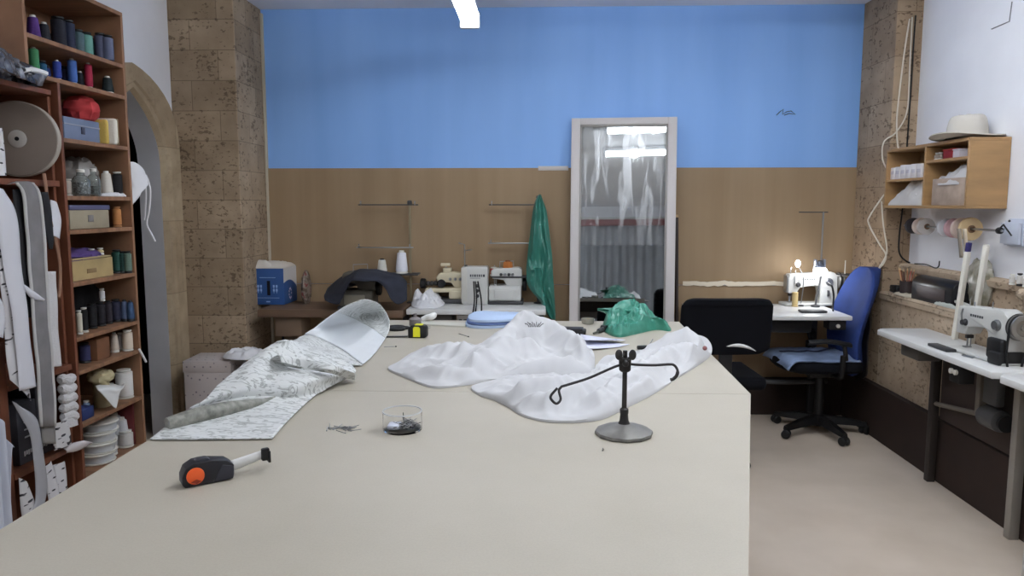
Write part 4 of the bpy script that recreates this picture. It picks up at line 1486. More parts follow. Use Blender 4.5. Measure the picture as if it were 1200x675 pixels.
tag(o, 'long white muslin cloth running to the right table edge behind the iron stand', 'fabric')
bt = MB()
q = at(826, 408, z=TZ + .06)
bt.ball((q.x, q.y, q.z), (.008, .012, .008), 10, 6)
tag(bt.build('button', mat('reddish button', (120, 70, 70), .5)), 'small reddish button at the right end of the white muslin', 'button')

# ---------------------------------------------------------------- folded pale blue cloth
g = []
corners = [at(548, 383, z=TZ), at(578, 385, z=TZ), at(612, 382, z=TZ), at(613, 371, z=TZ), at(583, 369, z=TZ + .04), at(545, 371, z=TZ)]
bl = [(q.x, q.y) for q in (at(547, 383.5, z=TZ), at(565, 385.5, z=TZ), at(590, 384.5, z=TZ), at(618, 381.5, z=TZ), at(617, 377.5, z=TZ), at(600, 376.5, z=TZ), at(570, 376.5, z=TZ), at(549, 377, z=TZ))]
fbt = thing('folded_cloth', 'folded pale blue cloth at the far edge of the table behind the white muslin', 'cloth', (at(582, 380, z=TZ).x, at(582, 380, z=TZ).y, TZ))
for k_ in range(3):
    pc = [(x + .012 * k_ * (1 if x < -.05 else -1) * .5, y) for x, y in bl]
    ms = pile(pc, TZ + .014 * k_ + .0005, .012, [], 12, 60, .006, 8, 3.3 + k_, edge=.010, power=6)
    ms.build('layer', mat('pale blue cotton', (176, 196, 226), .85) if k_ != 1 else mat('blue lining', (92, 112, 160), .85), fbt, world=True)

# ---------------------------------------------------------------- green plastic bag
og = pz([(708, 388), (716, 393.5), (728, 395.5), (745, 392), (768, 387), (784, 388.5), (786, 386), (778, 379.5), (765, 377), (748, 376.6), (730, 376.6), (716, 377.5), (707, 381)])
ms = pile(og, TZ, .02, [
    (pr([(712, 372, .05), (724, 365, .075), (738, 360, .09), (750, 365, .075)]), .06),
    (pr([(745, 370, .06), (758, 374, .055), (772, 377, .045), (783, 384, .02)]), .05),
    (pr([(714, 385, .03), (735, 386, .035), (752, 382, .035)]), .05)], 50, 200, .022, 24, 4.4)
rnd = random.Random(3)
m, nt, b, N, L = node_mat('green plastic film')
tc = N.new('ShaderNodeTexCoord')
no = N.new('ShaderNodeTexNoise')
no.inputs['Scale'].default_value = 20
no.inputs['Detail'].default_value = 4
L.new(tc.outputs['Object'], no.inputs['Vector'])
L.new(ramp(nt, no.outputs['Fac'], [(0.35, (48, 122, 104)), (0.65, (74, 148, 128))]), b.inputs['Base Color'])
b.inputs['Roughness'].default_value = .3
b.inputs['Alpha'].default_value = .93
b.inputs['Subsurface Weight'].default_value = 0.0
gb = thing('plastic_bag', 'crumpled green plastic bag at the far right of the table', 'bag', (at(740, 385, z=TZ).x, at(740, 385, z=TZ).y, TZ))
ms.build('bag_body', m, gb, world=True, angle=18)
# the twisted corner pointing left
rows = []
for px_, py0, py1, z0, z1, y in ((700, 361.0, 363.5, 0, 0, 3.40), (709, 360.5, 367, 0, 0, 3.38), (719, 360, 376, 0, 0, 3.35), (730, 359, 384, 0, 0, 3.32), (742, 356, 384, 0, 0, 3.31)):
    rows.append([at(px_, py0 + (py1 - py0) * f, y=y + w) for f, w in ((0, .02), (.2, -.02), (.45, -.005), (.7, -.03), (1, .0))])
g = loft(rows, 36, 30)
for r_ in g:
    for q in r_:
        q.y -= .02 * crumple(q.x, q.z, 20, 6.0)
MB().grid(g).build('bag_corner', m, gb, world=True, solid=.002, angle=18)

# ---------------------------------------------------------------- paper sheets
for k_, (pp, lab) in enumerate((([(686, 412.5), (726, 407.5), (738, 404.5), (682, 401)], 'white paper sheet under the edge of the muslin heap, lower of the two'),
                               ([(683, 409), (722, 405), (733, 401), (680, 397)], 'white paper sheet beside the muslin heap, upper of the two'))):
    q = [at(a, b_, z=TZ) for a, b_ in pp]
    g = []
    for j in range(9):
        r_ = []
        for i in range(9):
            u, v = i / 8, j / 8
            p_ = (q[0] * (1 - u) + q[1] * u) * (1 - v) + (q[3] * (1 - u) + q[2] * u) * v
            r_.append(p_ + Vector((0, 0, .003 + .006 * k_ + .016 * (1 - v) ** 2 * k_ + .01 * (1 - u) ** 2)))
        g.append(r_)
    o = MB().grid(g).build('paper_sheet', mat('bluish paper', (214, 216, 232), .7), solid=.0012, soff=1)
    tag(o, lab, 'paper')

# ---------------------------------------------------------------- small things on the far half of the table
def place(px, py, h=0):
    q = at(px, py, z=TZ + h)
    return (q.x, q.y, TZ + h)


p0 = place(669, 393)
t = thing('wallet', 'black flat wallet beside the white muslin heap near the green bag', 'wallet', (p0[0], p0[1], TZ), R(-6))
MB().rbox(-.058, .062, -.0, .075, .0, .020, .006, 3).build('body', M_RUBBER, t)
MB().rbox(-.058, .050, -.003, .07, .0205, .027, .003, 2).build('flap', mat('black leather', (30, 30, 34), .5), t)
p0 = place(701, 391)
t = thing('seam_ripper', 'small dark tool with a pale tip lying left of the green bag', 'tool', (p0[0], p0[1], TZ), R(62))
MB().lathe([(.008, 0), (.011, .01), (.011, .055), (.007, .062)], (0, 0, .011), 12, 'x').build('handle', M_DKGREY, t)
MB().lathe([(.004, -.05), (.005, -.045), (.005, .0)], (0, 0, .009), 8, 'x').build('blade', mat('olive grey metal', (110, 112, 104), .4, metal=.5), t)
MB().lathe([(.0, -.012), (.014, -.012), (.014, .012), (0, .012)], (.062, 0, .014), 14, 'y').build('knob', M_RUBBER, t)
p0 = place(690, 386)
t = thing('pin_dish', 'small clear dish of pins at the far table edge', 'dish', (at(689, 380, z=TZ).x, 3.42, TZ))
MB().lathe([(.022, 0), (.028, .003), (.031, .026), (.029, .026), (.026, .005), (0, .004)], seg=20).build('dish', mat('dull glass', (186, 184, 174), .2, trans=.5), t)
pn = MB()
for i in range(14):
    a = rnd.uniform(0, PI)
    x, y = rnd.uniform(-.01, .01), rnd.uniform(-.01, .01)
    pn.tube([(x - .015 * math.cos(a), y - .015 * math.sin(a), .008), (x + .015 * math.cos(a), y + .015 * math.sin(a), rnd.uniform(.012, .024))], .0011, 4)
po = pn.build('pins', mat('brass pins', (140, 124, 96), .4, metal=.6), t)
po['kind'] = 'stuff'
p0 = place(760, 410)
t = thing('thread_snips', 'black thread snips lying on the table left of the muslin fold', 'scissors', (p0[0], p0[1], TZ), R(8))
MB().prism([(-.045, -.008), (-.02, -.013), (.02, -.011), (.04, -.004), (.04, .004), (.02, .010), (-.02, .012), (-.045, .007)], .003, .017, 'z').build('handle', M_RUBBER, t, bevel=.004)
MB().prism([(.035, -.004), (.075, .010), (.078, .012), (.04, .004)], .006, .010, 'z').build('blade', M_DKGREY, t)
MB().tube([(.0, .006, .012), (.015, .014, .03), (.02, .012, .040)], .0015, 5).build('spring', M_STEEL, t)
o = MB().tube([place(779, 408, .03), place(784, 405.5, .03), place(787, 403.5, .032)], .0022, 6).build('black_thread', M_RUBBER)
tag(o, 'short black thread piece at the edge of the right hand muslin fold', 'thread')

# black and yellow tape measure with its dark blade out
p0 = place(489, 396.5)
t = thing('tape_measure', 'black and yellow tape measure on the far left half of the table', 'tape measure', (p0[0], p0[1], TZ), R(-4))
MB().prism([(-.040, .0), (.030, .0), (.038, .006), (.038, .045), (.028, .054), (-.026, .054), (-.040, .040)], -.0, .042, 'y').build('case', M_RUBBER, t, bevel=.006)
MB().prism([(-.017, .006), (.012, .006), (.012, .042), (.006, .048), (-.012, .048), (-.017, .042)], -.003, .0, 'y').build('yellow_face', mat('yellow label', (226, 224, 40), .45), t)
MB().rbox(-.012, .02, .004, .036, .0535, .0565, .002).build('yellow_top', mat('yellow label', (0, 0, 0)), t)
MB().rbox(-.150, -.040, .012, .030, .003, .007, .001).xf(Matrix.Rotation(R(10), 4, 'Z')).build('blade', M_DKGREY, t)
# scissors
p0 = place(474, 386)
t = thing('scissors', 'black handled scissors behind the yellow and black tape measure', 'scissors', (p0[0], p0[1], TZ), R(14))
sc_ = MB()
for sy in (-1, 1):
    sc_ = MB().tube([(-.035 + .032 * math.cos(a), sy * .026 + .018 * math.sin(a), .008) for a in [2 * PI * i / 16 for i in range(16)]], .007, 8, closed=True)
    sc_.tube([(-.005, sy * .018, .008), (.02, sy * .004, .008)], .006, 6)
    sc_.build('handle', M_RUBBER, t)
    MB().prism([(.015, -.007 + sy * .002), (.115, -.001 + sy * .001), (.115, .001 + sy * .001), (.015, .007 + sy * .002)], .005 + .003 * sy, .008 + .003 * sy, 'z').build('blade', M_STEEL, t)
MB().ball((.02, 0, .013), (.005, .005, .003), 8, 5).build('pivot', M_STEEL, t)
# grey reel and white curled strip at the far edge
p0 = place(484, 384)
o = MB().lathe([(.0, 0), (.026, .0), (.028, .004), (.028, .03), (.02, .036), (.008, .04), (.008, .055), (0, .056)], (p0[0] + .0, p0[1] + .06, TZ + .0005), 16).build('bobbin_reel', mat('dull grey reel', (118, 112, 112), .5))
tag(o, 'small dull grey reel standing by the scissors at the far table edge', 'reel')
a0 = [at(494, 374.5, z=TZ + .01), at(500, 372.5, z=TZ + .018), at(506, 371, z=TZ + .026), at(510, 368, z=TZ + .034)]
o = MB().tube(crom(a0, 14), [.010, .012, .013, .014, .015, .015, .015, .016, .016, .016, .016, .015, .013, .008], 10).build('paper_roll', mat('white paper', (0, 0, 0)))
tag(o, 'thin rolled white paper at the far table edge left of the blue cloth', 'paper')
g = [[at(500, 377.5, z=TZ + .004), at(544, 382, z=TZ + .004)], [at(502, 377, z=TZ + .008), at(546, 378, z=TZ + .008)]]
o = MB().prism([(lambda q: (q.x, q.y))(at(a, b_, z=TZ)) for a, b_ in ((490, 381.5), (545, 384), (547, 380), (494, 378.5))], TZ + .0005, TZ + .008, 'z').build('ruler', mat('pale ruler', (196, 194, 184), .5))
tag(o, 'pale flat ruler lying at the far table edge left of the blue cloth', 'ruler')
# loose pins by the tapes
for k_, (aa, bb, lab) in enumerate(((((450, 406.5), (464, 406)), 0, 'single pin lying left below the yellow tape measure'), (((538, 391), (549, 394.5)), 0, 'single pin lying between the tape measure and the muslin heap'))):
    q0, q1 = at(*aa[0], z=TZ + .002), at(*aa[1], z=TZ + .002)
    t = thing('pin', lab, 'pin', ((q0 + q1) / 2)[:])
    MB().tube([q0, q1], .0013, 5).build('shaft', M_STEEL, t, world=True)
    MB().ball(q1, .003, 8, 5).build('pin_head', M_DKGREY, t, world=True)
for px_, py_, lab in ((706, 528, 'tiny thread snippet on the table below the iron stand'),):
    q0 = at(px_, py_, z=TZ + .002)
    o = MB().tube([q0, q0 + Vector((.003, .01, 0)), q0 + Vector((.002, .016, 0))], .001, 5).build('thread_snippet', M_DKGREY)
    tag(o, lab, 'thread')

# ---------------------------------------------------------------- pins heap and pin box
rp = random.Random(11)
for i in range(22):
    px_, py_ = rp.gauss(405, 9), 501.5 + rp.gauss(0, 1.4)
    q = at(px_, py_, z=TZ + .002)
    a = rp.choice([rp.uniform(-.5, .5), rp.uniform(0, PI)])
    Lp = .03
    z1 = rp.uniform(.001, .006)
    t = thing('pin', 'steel pin in the little heap of pins left of the clear pin box', 'pin', (q.x, q.y, TZ + .0015), a, 'loose pins in the little heap')
    MB().tube([(-Lp / 2, 0, 0), (Lp / 2, 0, z1)], .0009, 5).build('shaft', M_STEEL, t)
    MB().ball((-Lp / 2, 0, .0005), .0017, 6, 4).build('pin_head', M_STEEL, t)
q0, q1 = at(448, 505, z=TZ), at(495, 503, z=TZ)
cxp, rad = (q0.x + q1.x) / 2, (q1.x - q0.x) / 2
cyp = at(471, 508, z=TZ).y + rad * .62
M_PIN = mat('pale steel pins', (150, 150, 150), .35, metal=.3)
t = thing('pin_box', 'clear round pin box half filled with steel pins', 'box', (cxp, cyp, TZ + .0005))
glassm = mat('clear acrylic', (255, 255, 255), .03, trans=1.0, ior=1.08)
MB().lathe([(0, 0), (rad * .97, 0), (rad, .003), (rad, .046), (rad * .965, .046), (rad * .965, .004), (0, .004)], seg=36).build('clear_wall', glassm, t)
MB().lathe([(rad * .965, .0455), (rad * .965, .0485), (rad * 1.01, .0485), (rad * 1.01, .0455)], seg=36, cap=False).build('rim', mat('clear rim', (216, 218, 220), .2), t)
for i in range(70):
    a = rp.uniform(0, 2 * PI)
    rr_ = rad * .55 * math.sqrt(rp.random())
    x, y = rad * .26 + rr_ * math.cos(a) * .9, rr_ * math.sin(a)
    b2 = rp.uniform(0, PI)
    z0 = rp.uniform(.006, .020) * (1.25 - rr_ / rad)
    L2 = .016
    e0 = Vector((x - L2 * math.cos(b2), y - L2 * math.sin(b2), z0))
    e1 = Vector((x + L2 * math.cos(b2), y + L2 * math.sin(b2), z0 + rp.uniform(-.002, .010)))
    for e in (e0, e1):
        l = math.hypot(e.x, e.y)
        if l > rad * .93:
            e.x *= rad * .93 / l
            e.y *= rad * .93 / l
        e.z = max(e.z, .0055)
    MB().tube([e0, e1], .0009, 4).build('pin', M_PIN if i % 4 else M_DKGREY, t)
MB().tube([(.004, 0, .012), (.002, 0, .043)], .0011, 5).build('pin', M_DKGREY, t)
MB().rbox(-rad * .75, -.004, -.02, .02, .0042, .016, .005).build('inner_block', mat('clear inner block', (214, 218, 232), .3), t)

# ---------------------------------------------------------------- near tape measure, black and orange, blade out
p0 = at(243, 568, z=TZ)
t = thing('tape_measure', 'black and orange tape measure with a white blade pulled out', 'tape measure', (p0.x, p0.y, TZ + .001), R(36))
M_TAPEB = mat('black rubber case', (28, 28, 34), .5)
case = [(-.040, .0), (.030, .0), (.050, .002), (.052, .012), (.052, .030), (.040, .040), (.010, .046), (-.022, .047), (-.038, .038), (-.045, .022), (-.045, .006)]
MB().prism(case, 0, .036, 'y').build('case', M_TAPEB, t, bevel=.007, bseg=3)
MB().prism([(-.02, .044), (.012, .044), (.004, .051), (-.016, .051)], .008, .028, 'y').build('lock_button', mat('dark button', (60, 60, 66), .4), t, bevel=.003)
MB().prism([(.012, .002), (.05, .004), (.05, .028), (.030, .034)], -.0025, .002, 'y').build('grip_panel', mat('dark grip', (44, 44, 52), .6), t, bevel=.002)
bdg = MB().lathe([(0, -.0042), (.011, -.0042), (.0165, -.002), (.0175, .003), (0, .003)], (-.021, 0, .021), 24, 'y')
bdg.build('orange_badge', mat('orange badge', (232, 96, 44), .4), t)
MB().prism([(-.030, .011), (-.020, .015), (-.012, .011), (-.020, .007)], -.0062, -.003, 'y').build('badge_mark', mat('dark red mark', (140, 44, 24), .4), t)
rows = []
for i in range(14):
    f = i / 13
    x = .050 + .072 * f
    zb = .010 + .016 * f
    rows.append([Vector((x, .012 + .004 * (2 * v - 1) ** 2 + .003 * f, zb + (.024 - .006 * f) * v)) for v in [k_ / 6 for k_ in range(7)]])
MB().grid(rows).build('blade', mat('white blade', (226, 226, 224), .35), t, solid=.001)
MB().rbox(.110, .126, .007, .019, .022, .048, .003).rbox(.122, .127, .004, .022, .018, .042, .001).build('hook', M_RUBBER, t)

# ---------------------------------------------------------------- iron stand with two wire arms
p0 = at(731, 509, z=TZ)
t = thing('iron_stand', 'black iron stand with two hooked wire arms on a round grey foot', 'stand', (p0.x, p0.y, TZ + .0005))
M_IRON = mat('dark iron', (48, 46, 46), .5, metal=.4, var=.15, vscale=30)
M_FOOT = mat('worn grey iron foot', (112, 110, 106), .45, metal=.35, var=.12, vscale=25)
rf = at(765, 509, z=TZ).x - p0.x
MB().lathe([(rf * .97, 0), (rf, .004), (rf * .98, .009), (rf * .80, .015), (rf * .45, .022), (rf * .22, .027), (0, .028)], seg=12).build('foot', M_FOOT, t, angle=15)
zt = at(731, 411, y=p0.y).z - TZ
MB().lathe([(.016, .024), (.011, .034), (.0095, .05), (.0105, .052), (.0105, .062), (.006, .066), (.0055, zt)], seg=14).build('post', M_IRON, t)
zc = at(731, 425, y=p0.y).z - TZ
MB().lathe([(.010, zc - .022), (.014, zc - .018), (.015, zc + .006), (.011, zc + .012)], seg=14).build('clamp_collar', M_IRON, t)
wn = MB()
for s in (-1, 1):
    c = Vector((s * .016, -.012, zc + .021))
    wn.ball(c, (.009, .005, .013), 12, 8)
    wn.tube([(0, -.008, zc + .002), (s * .009, -.011, zc + .010), c], .005, 8)
wn.ball((0, -.013, zc), (.008, .008, .008), 10, 6)
wn.build('wing_nut', M_IRON, t)


def q3(px, py, dy):
    v = at(px, py, y=p0.y + dy)
    return v - Vector((p0.x, p0.y, TZ + .0005))


la = crom([Vector((0, .0, zc - .004)), q3(720, 430, -.005), q3(690, 443, -.015), q3(668, 450, -.025), q3(658, 453, -.03)], 24)
lp = crom([q3(658, 453, -.03), q3(655, 458, -.032), q3(657, 468, -.04), q3(652, 473, -.045), q3(646, 468, -.045), q3(646, 463, -.04), q3(653, 455, -.03)], 26)
MB().tube(la + lp[1:], .0032, 8).build('wire_arm', M_IRON, t)
ra = crom([Vector((.006, .0, zc)), q3(742, 427, .005), q3(765, 428, .012), q3(783, 427, .02), q3(790, 428, .022), q3(794, 434, .02), q3(793, 440, .016), q3(789, 444, .012), q3(786, 445, .01)], 34)
MB().tube(ra, [.0032 if i < 22 else .0042 for i in range(34)], 8).build('wire_arm', M_IRON, t)
# ---------------------------------------------------------------- left shelf units
M_WOOD = mat('brown shelf wood', (136, 100, 74), .55, var=.14, vscale=5, stretch=(1, 6, 1))
M_WOODE = mat('shelf front edge', (146, 104, 72), .55, var=.08, vscale=8)
XF, XBK = -1.95, -2.28
YA, YB1, YC2 = 3.035, 3.515, 2.855     # near divider, far end, near end of the upper part
su = thing('shelf_unit', 'tall brown open shelf unit holding thread cones on the left wall', 'shelf', ((XF + XBK) / 2, 3.27, 0))
th = .018


def board(name, x0, x1, y0, y1, z0, z1, parent, m_=None):
    o = MB().rbox(x0, x1, y0, y1, z0, z1, .0015, 1).build(name, m_ or M_WOOD, parent, world=True, smooth=False)
    return o


board('end_panel', XBK, XF, YB1, YB1 + th, 0, 2.325, su)
board('end_panel', XBK, XF, YA - th, YA, 0, 1.942, su, mat('reddish shelf wood', (112, 66, 46), .5, var=.1, vscale=6, stretch=(1, 6, 1)))
board('end_panel', XBK, XF, YC2 - th, YC2, 1.942, 2.325, su)
board('top_panel', XBK, XF, YC2 - th, YB1 + th, 2.325, 2.343, su)
board('back_panel', XBK, XBK + .006, YA, YB1, .0, 1.94, su)
board('back_panel', XBK, XBK + .006, YC2, YB1, 1.96, 2.325, su)
ROW = {}
for key, c in dict(A=2.095, C=1.715, D=1.478, E=1.335, F=1.114, G=.880, H=.736, I=.505, J=.26).items():
    board('shelf_board', XBK + .006, XF, YC2 if key == 'A' else YA, YB1, c - th / 2, c + th / 2, su)
    ROW[key] = c + th / 2 + .0008
board('shelf_board', XBK, XF + .0, YC2 - th, YB1, 1.942, 1.96, su)
ROW['B'] = 1.9608

YN0 = 2.585
nu = thing('shelf_unit', 'lower brown shelf unit at the left photo edge holding the reel and the hanging ribbons', 'shelf', ((XF + XBK) / 2, 2.8, 0))
YNA = YA - th - .002
board('top_panel', XBK, XF, 2.40, YNA - .04, 1.885, 1.905, nu, mat('reddish shelf wood', (112, 66, 46), .5, var=.1, vscale=6, stretch=(1, 6, 1)))
board('end_panel', XBK, XF, 2.40, 2.42, 0, 1.885, nu)
board('end_panel', XBK, XF - .005, YN0 - .01, YN0 + .03, 0, .95, nu, mat('reddish shelf wood', (0, 0, 0)))
board('back_panel', XBK, XBK + .006, 2.42, YNA, 0, 1.885, nu)
board('end_panel', XBK, XF - .03, YNA - .02, YNA - .003, 0, 1.885, nu, mat('reddish shelf wood', (0, 0, 0)))
for z, y0 in ((1.535, 2.42), (.775, YN0 + .03), (.435, YN0 + .03)):
    board('shelf_board', XBK + .006, XF - .002, y0, YNA - .021, z - .012, z + .012, nu, mat('reddish shelf wood', (0, 0, 0)))
M_INT = mat('dark stored stuff', (30, 26, 26), .9)

# ---------------------------------------------------------------- cones, row by row
XI = -2.03


def shelf_item(px, row, x=XI, r=0.0):
    """place on the shelf seen in the photograph's column px, kept between the end panels"""
    z = ROW[row]
    near = (YC2 if row in 'AB' else YA) + r + .003
    for _k in range(30):
        lo, hi = 2.3, 4.2
        for _ in range(40):
            mid = (lo + hi) / 2
            v = ROT.transposed() @ (Vector((x, mid, z + .05)) - CAM)
            if 600 + FPX * v.x / -v.z < px:
                lo = mid
            else:
                hi = mid
        y = (lo + hi) / 2
        if y > YB1 - r - .003 and x < XF - r - .004:
            x += .004
        elif y < near and x > XBK + r + .012:
            x -= .004
        else:
            break
    return Vector((x, min(max(y, near), YB1 - r - .003), z))


def sc_h(pix, y):
    return pix * math.hypot(y, .3) / FPX


G_ROW = {'A': 'the top shelf', 'B': 'the second shelf', 'D': 'the bead jar shelf', 'E': 'the purple lid box shelf',
         'F': 'the open card box shelf', 'G': 'the black spool shelf', 'H': 'the brown box shelf', 'I': 'the big white roll shelf', 'J': 'the lowest visible shelf'}


def rowset(row, items):
    for it in items:
        px, hpx, wpx, rgb, kind, lab = it[:6]
        extra = it[6] if len(it) > 6 else {}
        x = extra.pop('x', XI)
        p = shelf_item(px, row, x, wpx * 3.3 / FPX / 2 * (1.8 if kind == 'king' else 1.03))
        p.z += extra.pop('dz', 0)
        h = sc_h(hpx, p.y)
        r = sc_h(wpx, p.y) / 2
        cone(lab + ', ' + G_ROW[row].replace('the ', 'on the ', 1), p[:], h, r, rgb, kind, **extra)


rowset('A', [
    (39, 29, 15, (82, 48, 120), 'cone', 'purple thread cone with a white tip'),
    (52, 25, 13, (34, 38, 48), 'cone', 'black thread cone with a white tip beside the purple one'),
    (60, 20, 10, (26, 24, 30), 'tube', 'short black thread spool behind the white tipped black one', dict(x=-2.10, tip=M_CONEB)),
    (69, 36, 16, (24, 26, 40), 'tube', 'tallest black thread spool', dict(tip=M_CONEB)),
    (81, 36, 14, (34, 42, 66), 'tube', 'dark navy thread spool right of the tallest black one', dict(tip=M_CONEB)),
    (92, 29, 13, (76, 100, 108), 'tube', 'grey teal thread spool', dict(tip=M_CONEB)),
    (102, 29, 13, (104, 156, 146), 'tube', 'mint green thread spool', dict(tip=M_CONEB)),
    (110, 27, 9, (26, 76, 72), 'tube', 'dark green thread spool squeezed beside the mint one', dict(x=-2.06, tip=M_CONEB)),
    (118, 33, 13, (84, 88, 112), 'tube', 'slate grey thread spool', dict(tip=M_CONEB)),
    (127, 31, 12, (98, 104, 130), 'tube', 'greyish blue thread spool, last by the end panel', dict(tip=M_CONEB)),
])
rowset('B', [
    (40, 33, 11, (60, 128, 84), 'king', 'tall green thread tube'),
    (50, 21, 9, (40, 96, 132), 'tube', 'teal blue thread spool behind the plastic sack', dict(tip=M_CONEB)),
    (56, 19, 6, (42, 62, 128), 'tube', 'thin blue thread spool', dict(tip=M_CONEB, x=-2.06)),
    (67, 25, 9, (46, 66, 150), 'king', 'royal blue thread tube with a white tip', dict(base=M_CONEW)),
    (76, 24, 8, (34, 40, 74), 'tube', 'navy thread spool between the two blue tubes', dict(tip=M_CONEB, x=-2.07)),
    (85, 31, 10, (70, 106, 176), 'king', 'light blue thread tube on a white foot', dict(base=M_CONEW)),
    (94, 22, 9, (24, 30, 40), 'cone', 'black thread cone between the blue and the red tube', dict(x=-2.06)),
    (104, 31, 8.5, (164, 36, 66), 'king', 'red thread tube on a wide white foot'),
    (126, 21, 13, (22, 34, 36), 'cone', 'squat black green thread cone with a white tip'),
])
rowset('D', [
    (80, 20, 9, (226, 216, 204), 'tube', 'short cream thread spool at the near end'),
    (125, 30, 14, (224, 218, 206), 'cone', 'tall white thread cone right of the jars'),
    (138, 29, 11, (24, 22, 24), 'tube', 'black thread spool with a white top'),
])
rowset('E', [(137, 24, 10, (188, 128, 76), 'tube', 'tan orange thread spool', dict(tip=mat('tan core', (170, 120, 76), .6)))])
rowset('F', [
    (137, 28, 11, (30, 72, 62), 'tube', 'dark green thread spool right of the open carton', dict(tip=M_CONEB)),
    (144, 26, 8, (28, 62, 56), 'tube', 'second dark green thread spool', dict(tip=M_CONEB, x=-2.06)),
    (150, 26, 9, (96, 118, 104), 'tube', 'grey green thread spool by the end panel', dict(tip=M_CONEB)),
])
rowset('G', [
    (93, 29, 7, (214, 208, 190), 'tube', 'cream thread spool at the near end', dict(x=-1.99)),
    (99, 30, 8, (24, 24, 26), 'tube', 'black thread spool with a white top at the near end', dict(x=-2.0)),
    (108, 30, 11, (20, 20, 24), 'tube', 'thick black thread spool left of the middle', dict(tip=M_CONEB)),
    (118, 29, 11, (26, 24, 32), 'tube', 'black thread spool under the white bobbin', dict(tip=M_CONEB)),
    (127, 28, 9, (40, 34, 42), 'tube', 'brownish black thread spool', dict(tip=M_CONEB)),
    (136, 27, 11, (34, 36, 58), 'tube', 'dark navy thread spool', dict(tip=M_CONEB)),
    (146, 26, 9, (74, 88, 116), 'cone', 'blue grey thread cone', dict(tip=M_CONEB)),
    (153, 25, 9, (46, 72, 104), 'cone', 'steel blue thread cone by the end panel', dict(tip=M_CONEB)),
    (121, 15, 6.5, (228, 228, 230), 'tube', 'small white bobbin standing on the black spools', dict(dz=.114)),
])
rowset('H', [
    (99, 24, 13, (44, 46, 84), 'tube', 'navy thread spool at the near end', dict(tip=M_CONEB)),
    (110, 25, 9, (104, 116, 140), 'cone', 'grey blue thread cone left of the brown box'),
    (134, 24, 10, (218, 206, 190), 'cone', 'cream thread cone right of the brown box'),
    (141, 21, 7, (186, 186, 186), 'tube', 'slim grey thread spool between the two cream cones', dict(x=-2.06)),
    (149.5, 25, 12, (224, 210, 192), 'tube', 'thick cream thread spool by the end panel'),
])
rowset('I', [
    (146, 35, 20, (226, 224, 220), 'tube', 'big white thread roll'),
    (101, 16, 8, (150, 176, 212), 'tube', 'small pale blue thread spool'),
    (128, 20, 14, (206, 200, 192), 'tube', 'squat off white thread spool under the funnel', dict(x=-2.06)),
])
rowset('J', [
    (147, 20, 18, (212, 210, 206), 'tube', 'off white thread roll at the far end', dict(x=-2.08)),
    (128, 24, 18, (206, 206, 206), 'tube', 'white thread roll in the middle', dict()),
    (150, 36, 16, (200, 200, 204), 'cone', 'grey white thread cone at the back', dict(x=-2.16)),
    (135, 42, 20, (190, 192, 194), 'cone', 'pale grey thread cone at the back', dict(x=-2.17)),
])


def carton(label, px0, px1, row, h, depth, rgb, x1=-1.985, name='carton', lid=None, open_top=False):
    y0 = shelf_item(px0, row, x1).y
    y1 = shelf_item(px1, row, x1).y
    z = ROW[row]
    t = thing(name, label, 'box', ((x1 - depth / 2), (y0 + y1) / 2, z))
    hy, hx = (y1 - y0) / 2, depth / 2
    m_ = mat('card %d %d %d' % rgb, rgb, .7, var=.06, vscale=10)
    b_ = MB()
    if open_top:
        w = .004
        b_.box(-hx, hx, -hy, hy, 0, w).box(-hx, -hx + w, -hy, hy, w, h).box(hx - w, hx, -hy, hy, w, h).box(-hx + w, hx - w, -hy, -hy + w, w, h).box(-hx + w, hx - w, hy - w, hy, w, h)
    else:
        b_.rbox(-hx, hx, -hy, hy, 0, h, .004)
    b_.build('body', m_, t)
    if lid:
        MB().rbox(-hx - .004, hx + .004, -hy - .004, hy + .004, h + .0002, h + .022, .004).build('lid', mat('lid %d %d %d' % lid, lid, .6), t)
    return t, hx, hy


# row C
t, hx, hy = carton('blue grey flat box under the red bundle on the shelf below the red tube', 75, 117, 'C', .095, .24, (112, 124, 150))
MB().rbox(hx + .0002, hx + .004, -.012, .012, .03, .06, .001).build('label_mark', mat('dark label', (60, 62, 80), .6), t)
MB().rbox(-hx, hx + .002, -hy, hy, .062, .068, .001).build('lid_line', mat('box lid line', (150, 156, 172), .6), t)
p = shelf_item(96, 'C', -2.06)
o = ball_lump((p.x, p.y, ROW['C'] + .097 + .052), (.07, .065, .058), .18, 2.2, 7.0, flat=-.05)
tag(o.build('cloth_bundle', mat('red cloth', (176, 56, 58), .85, var=.1, vscale=12)), 'red cloth bundle on top of the blue grey box', 'cloth')
for k_, (px, w, h, rgb, lab, x) in enumerate(((115, 13, .115, (206, 178, 92), 'yellow wound card standing right of the blue grey box', -2.03), (125, 13, .122, (226, 220, 206), 'white wound ribbon roll standing right of the yellow card', -2.0))):
    p = shelf_item(px, 'C', x)
    t = thing('ribbon_roll', lab, 'ribbon roll', p[:], R(10))
    MB().rbox(-.05, .05, -.020, .020, .0, h, .014, 3).build('roll', mat('ribbon %d' % k_, rgb, .75, bump=.2, bscale=90), t)
    MB().rbox(-.053, .053, -.003, .003, .002, h - .002, .002).build('core_card', mat('core card', (160, 140, 110), .8), t)

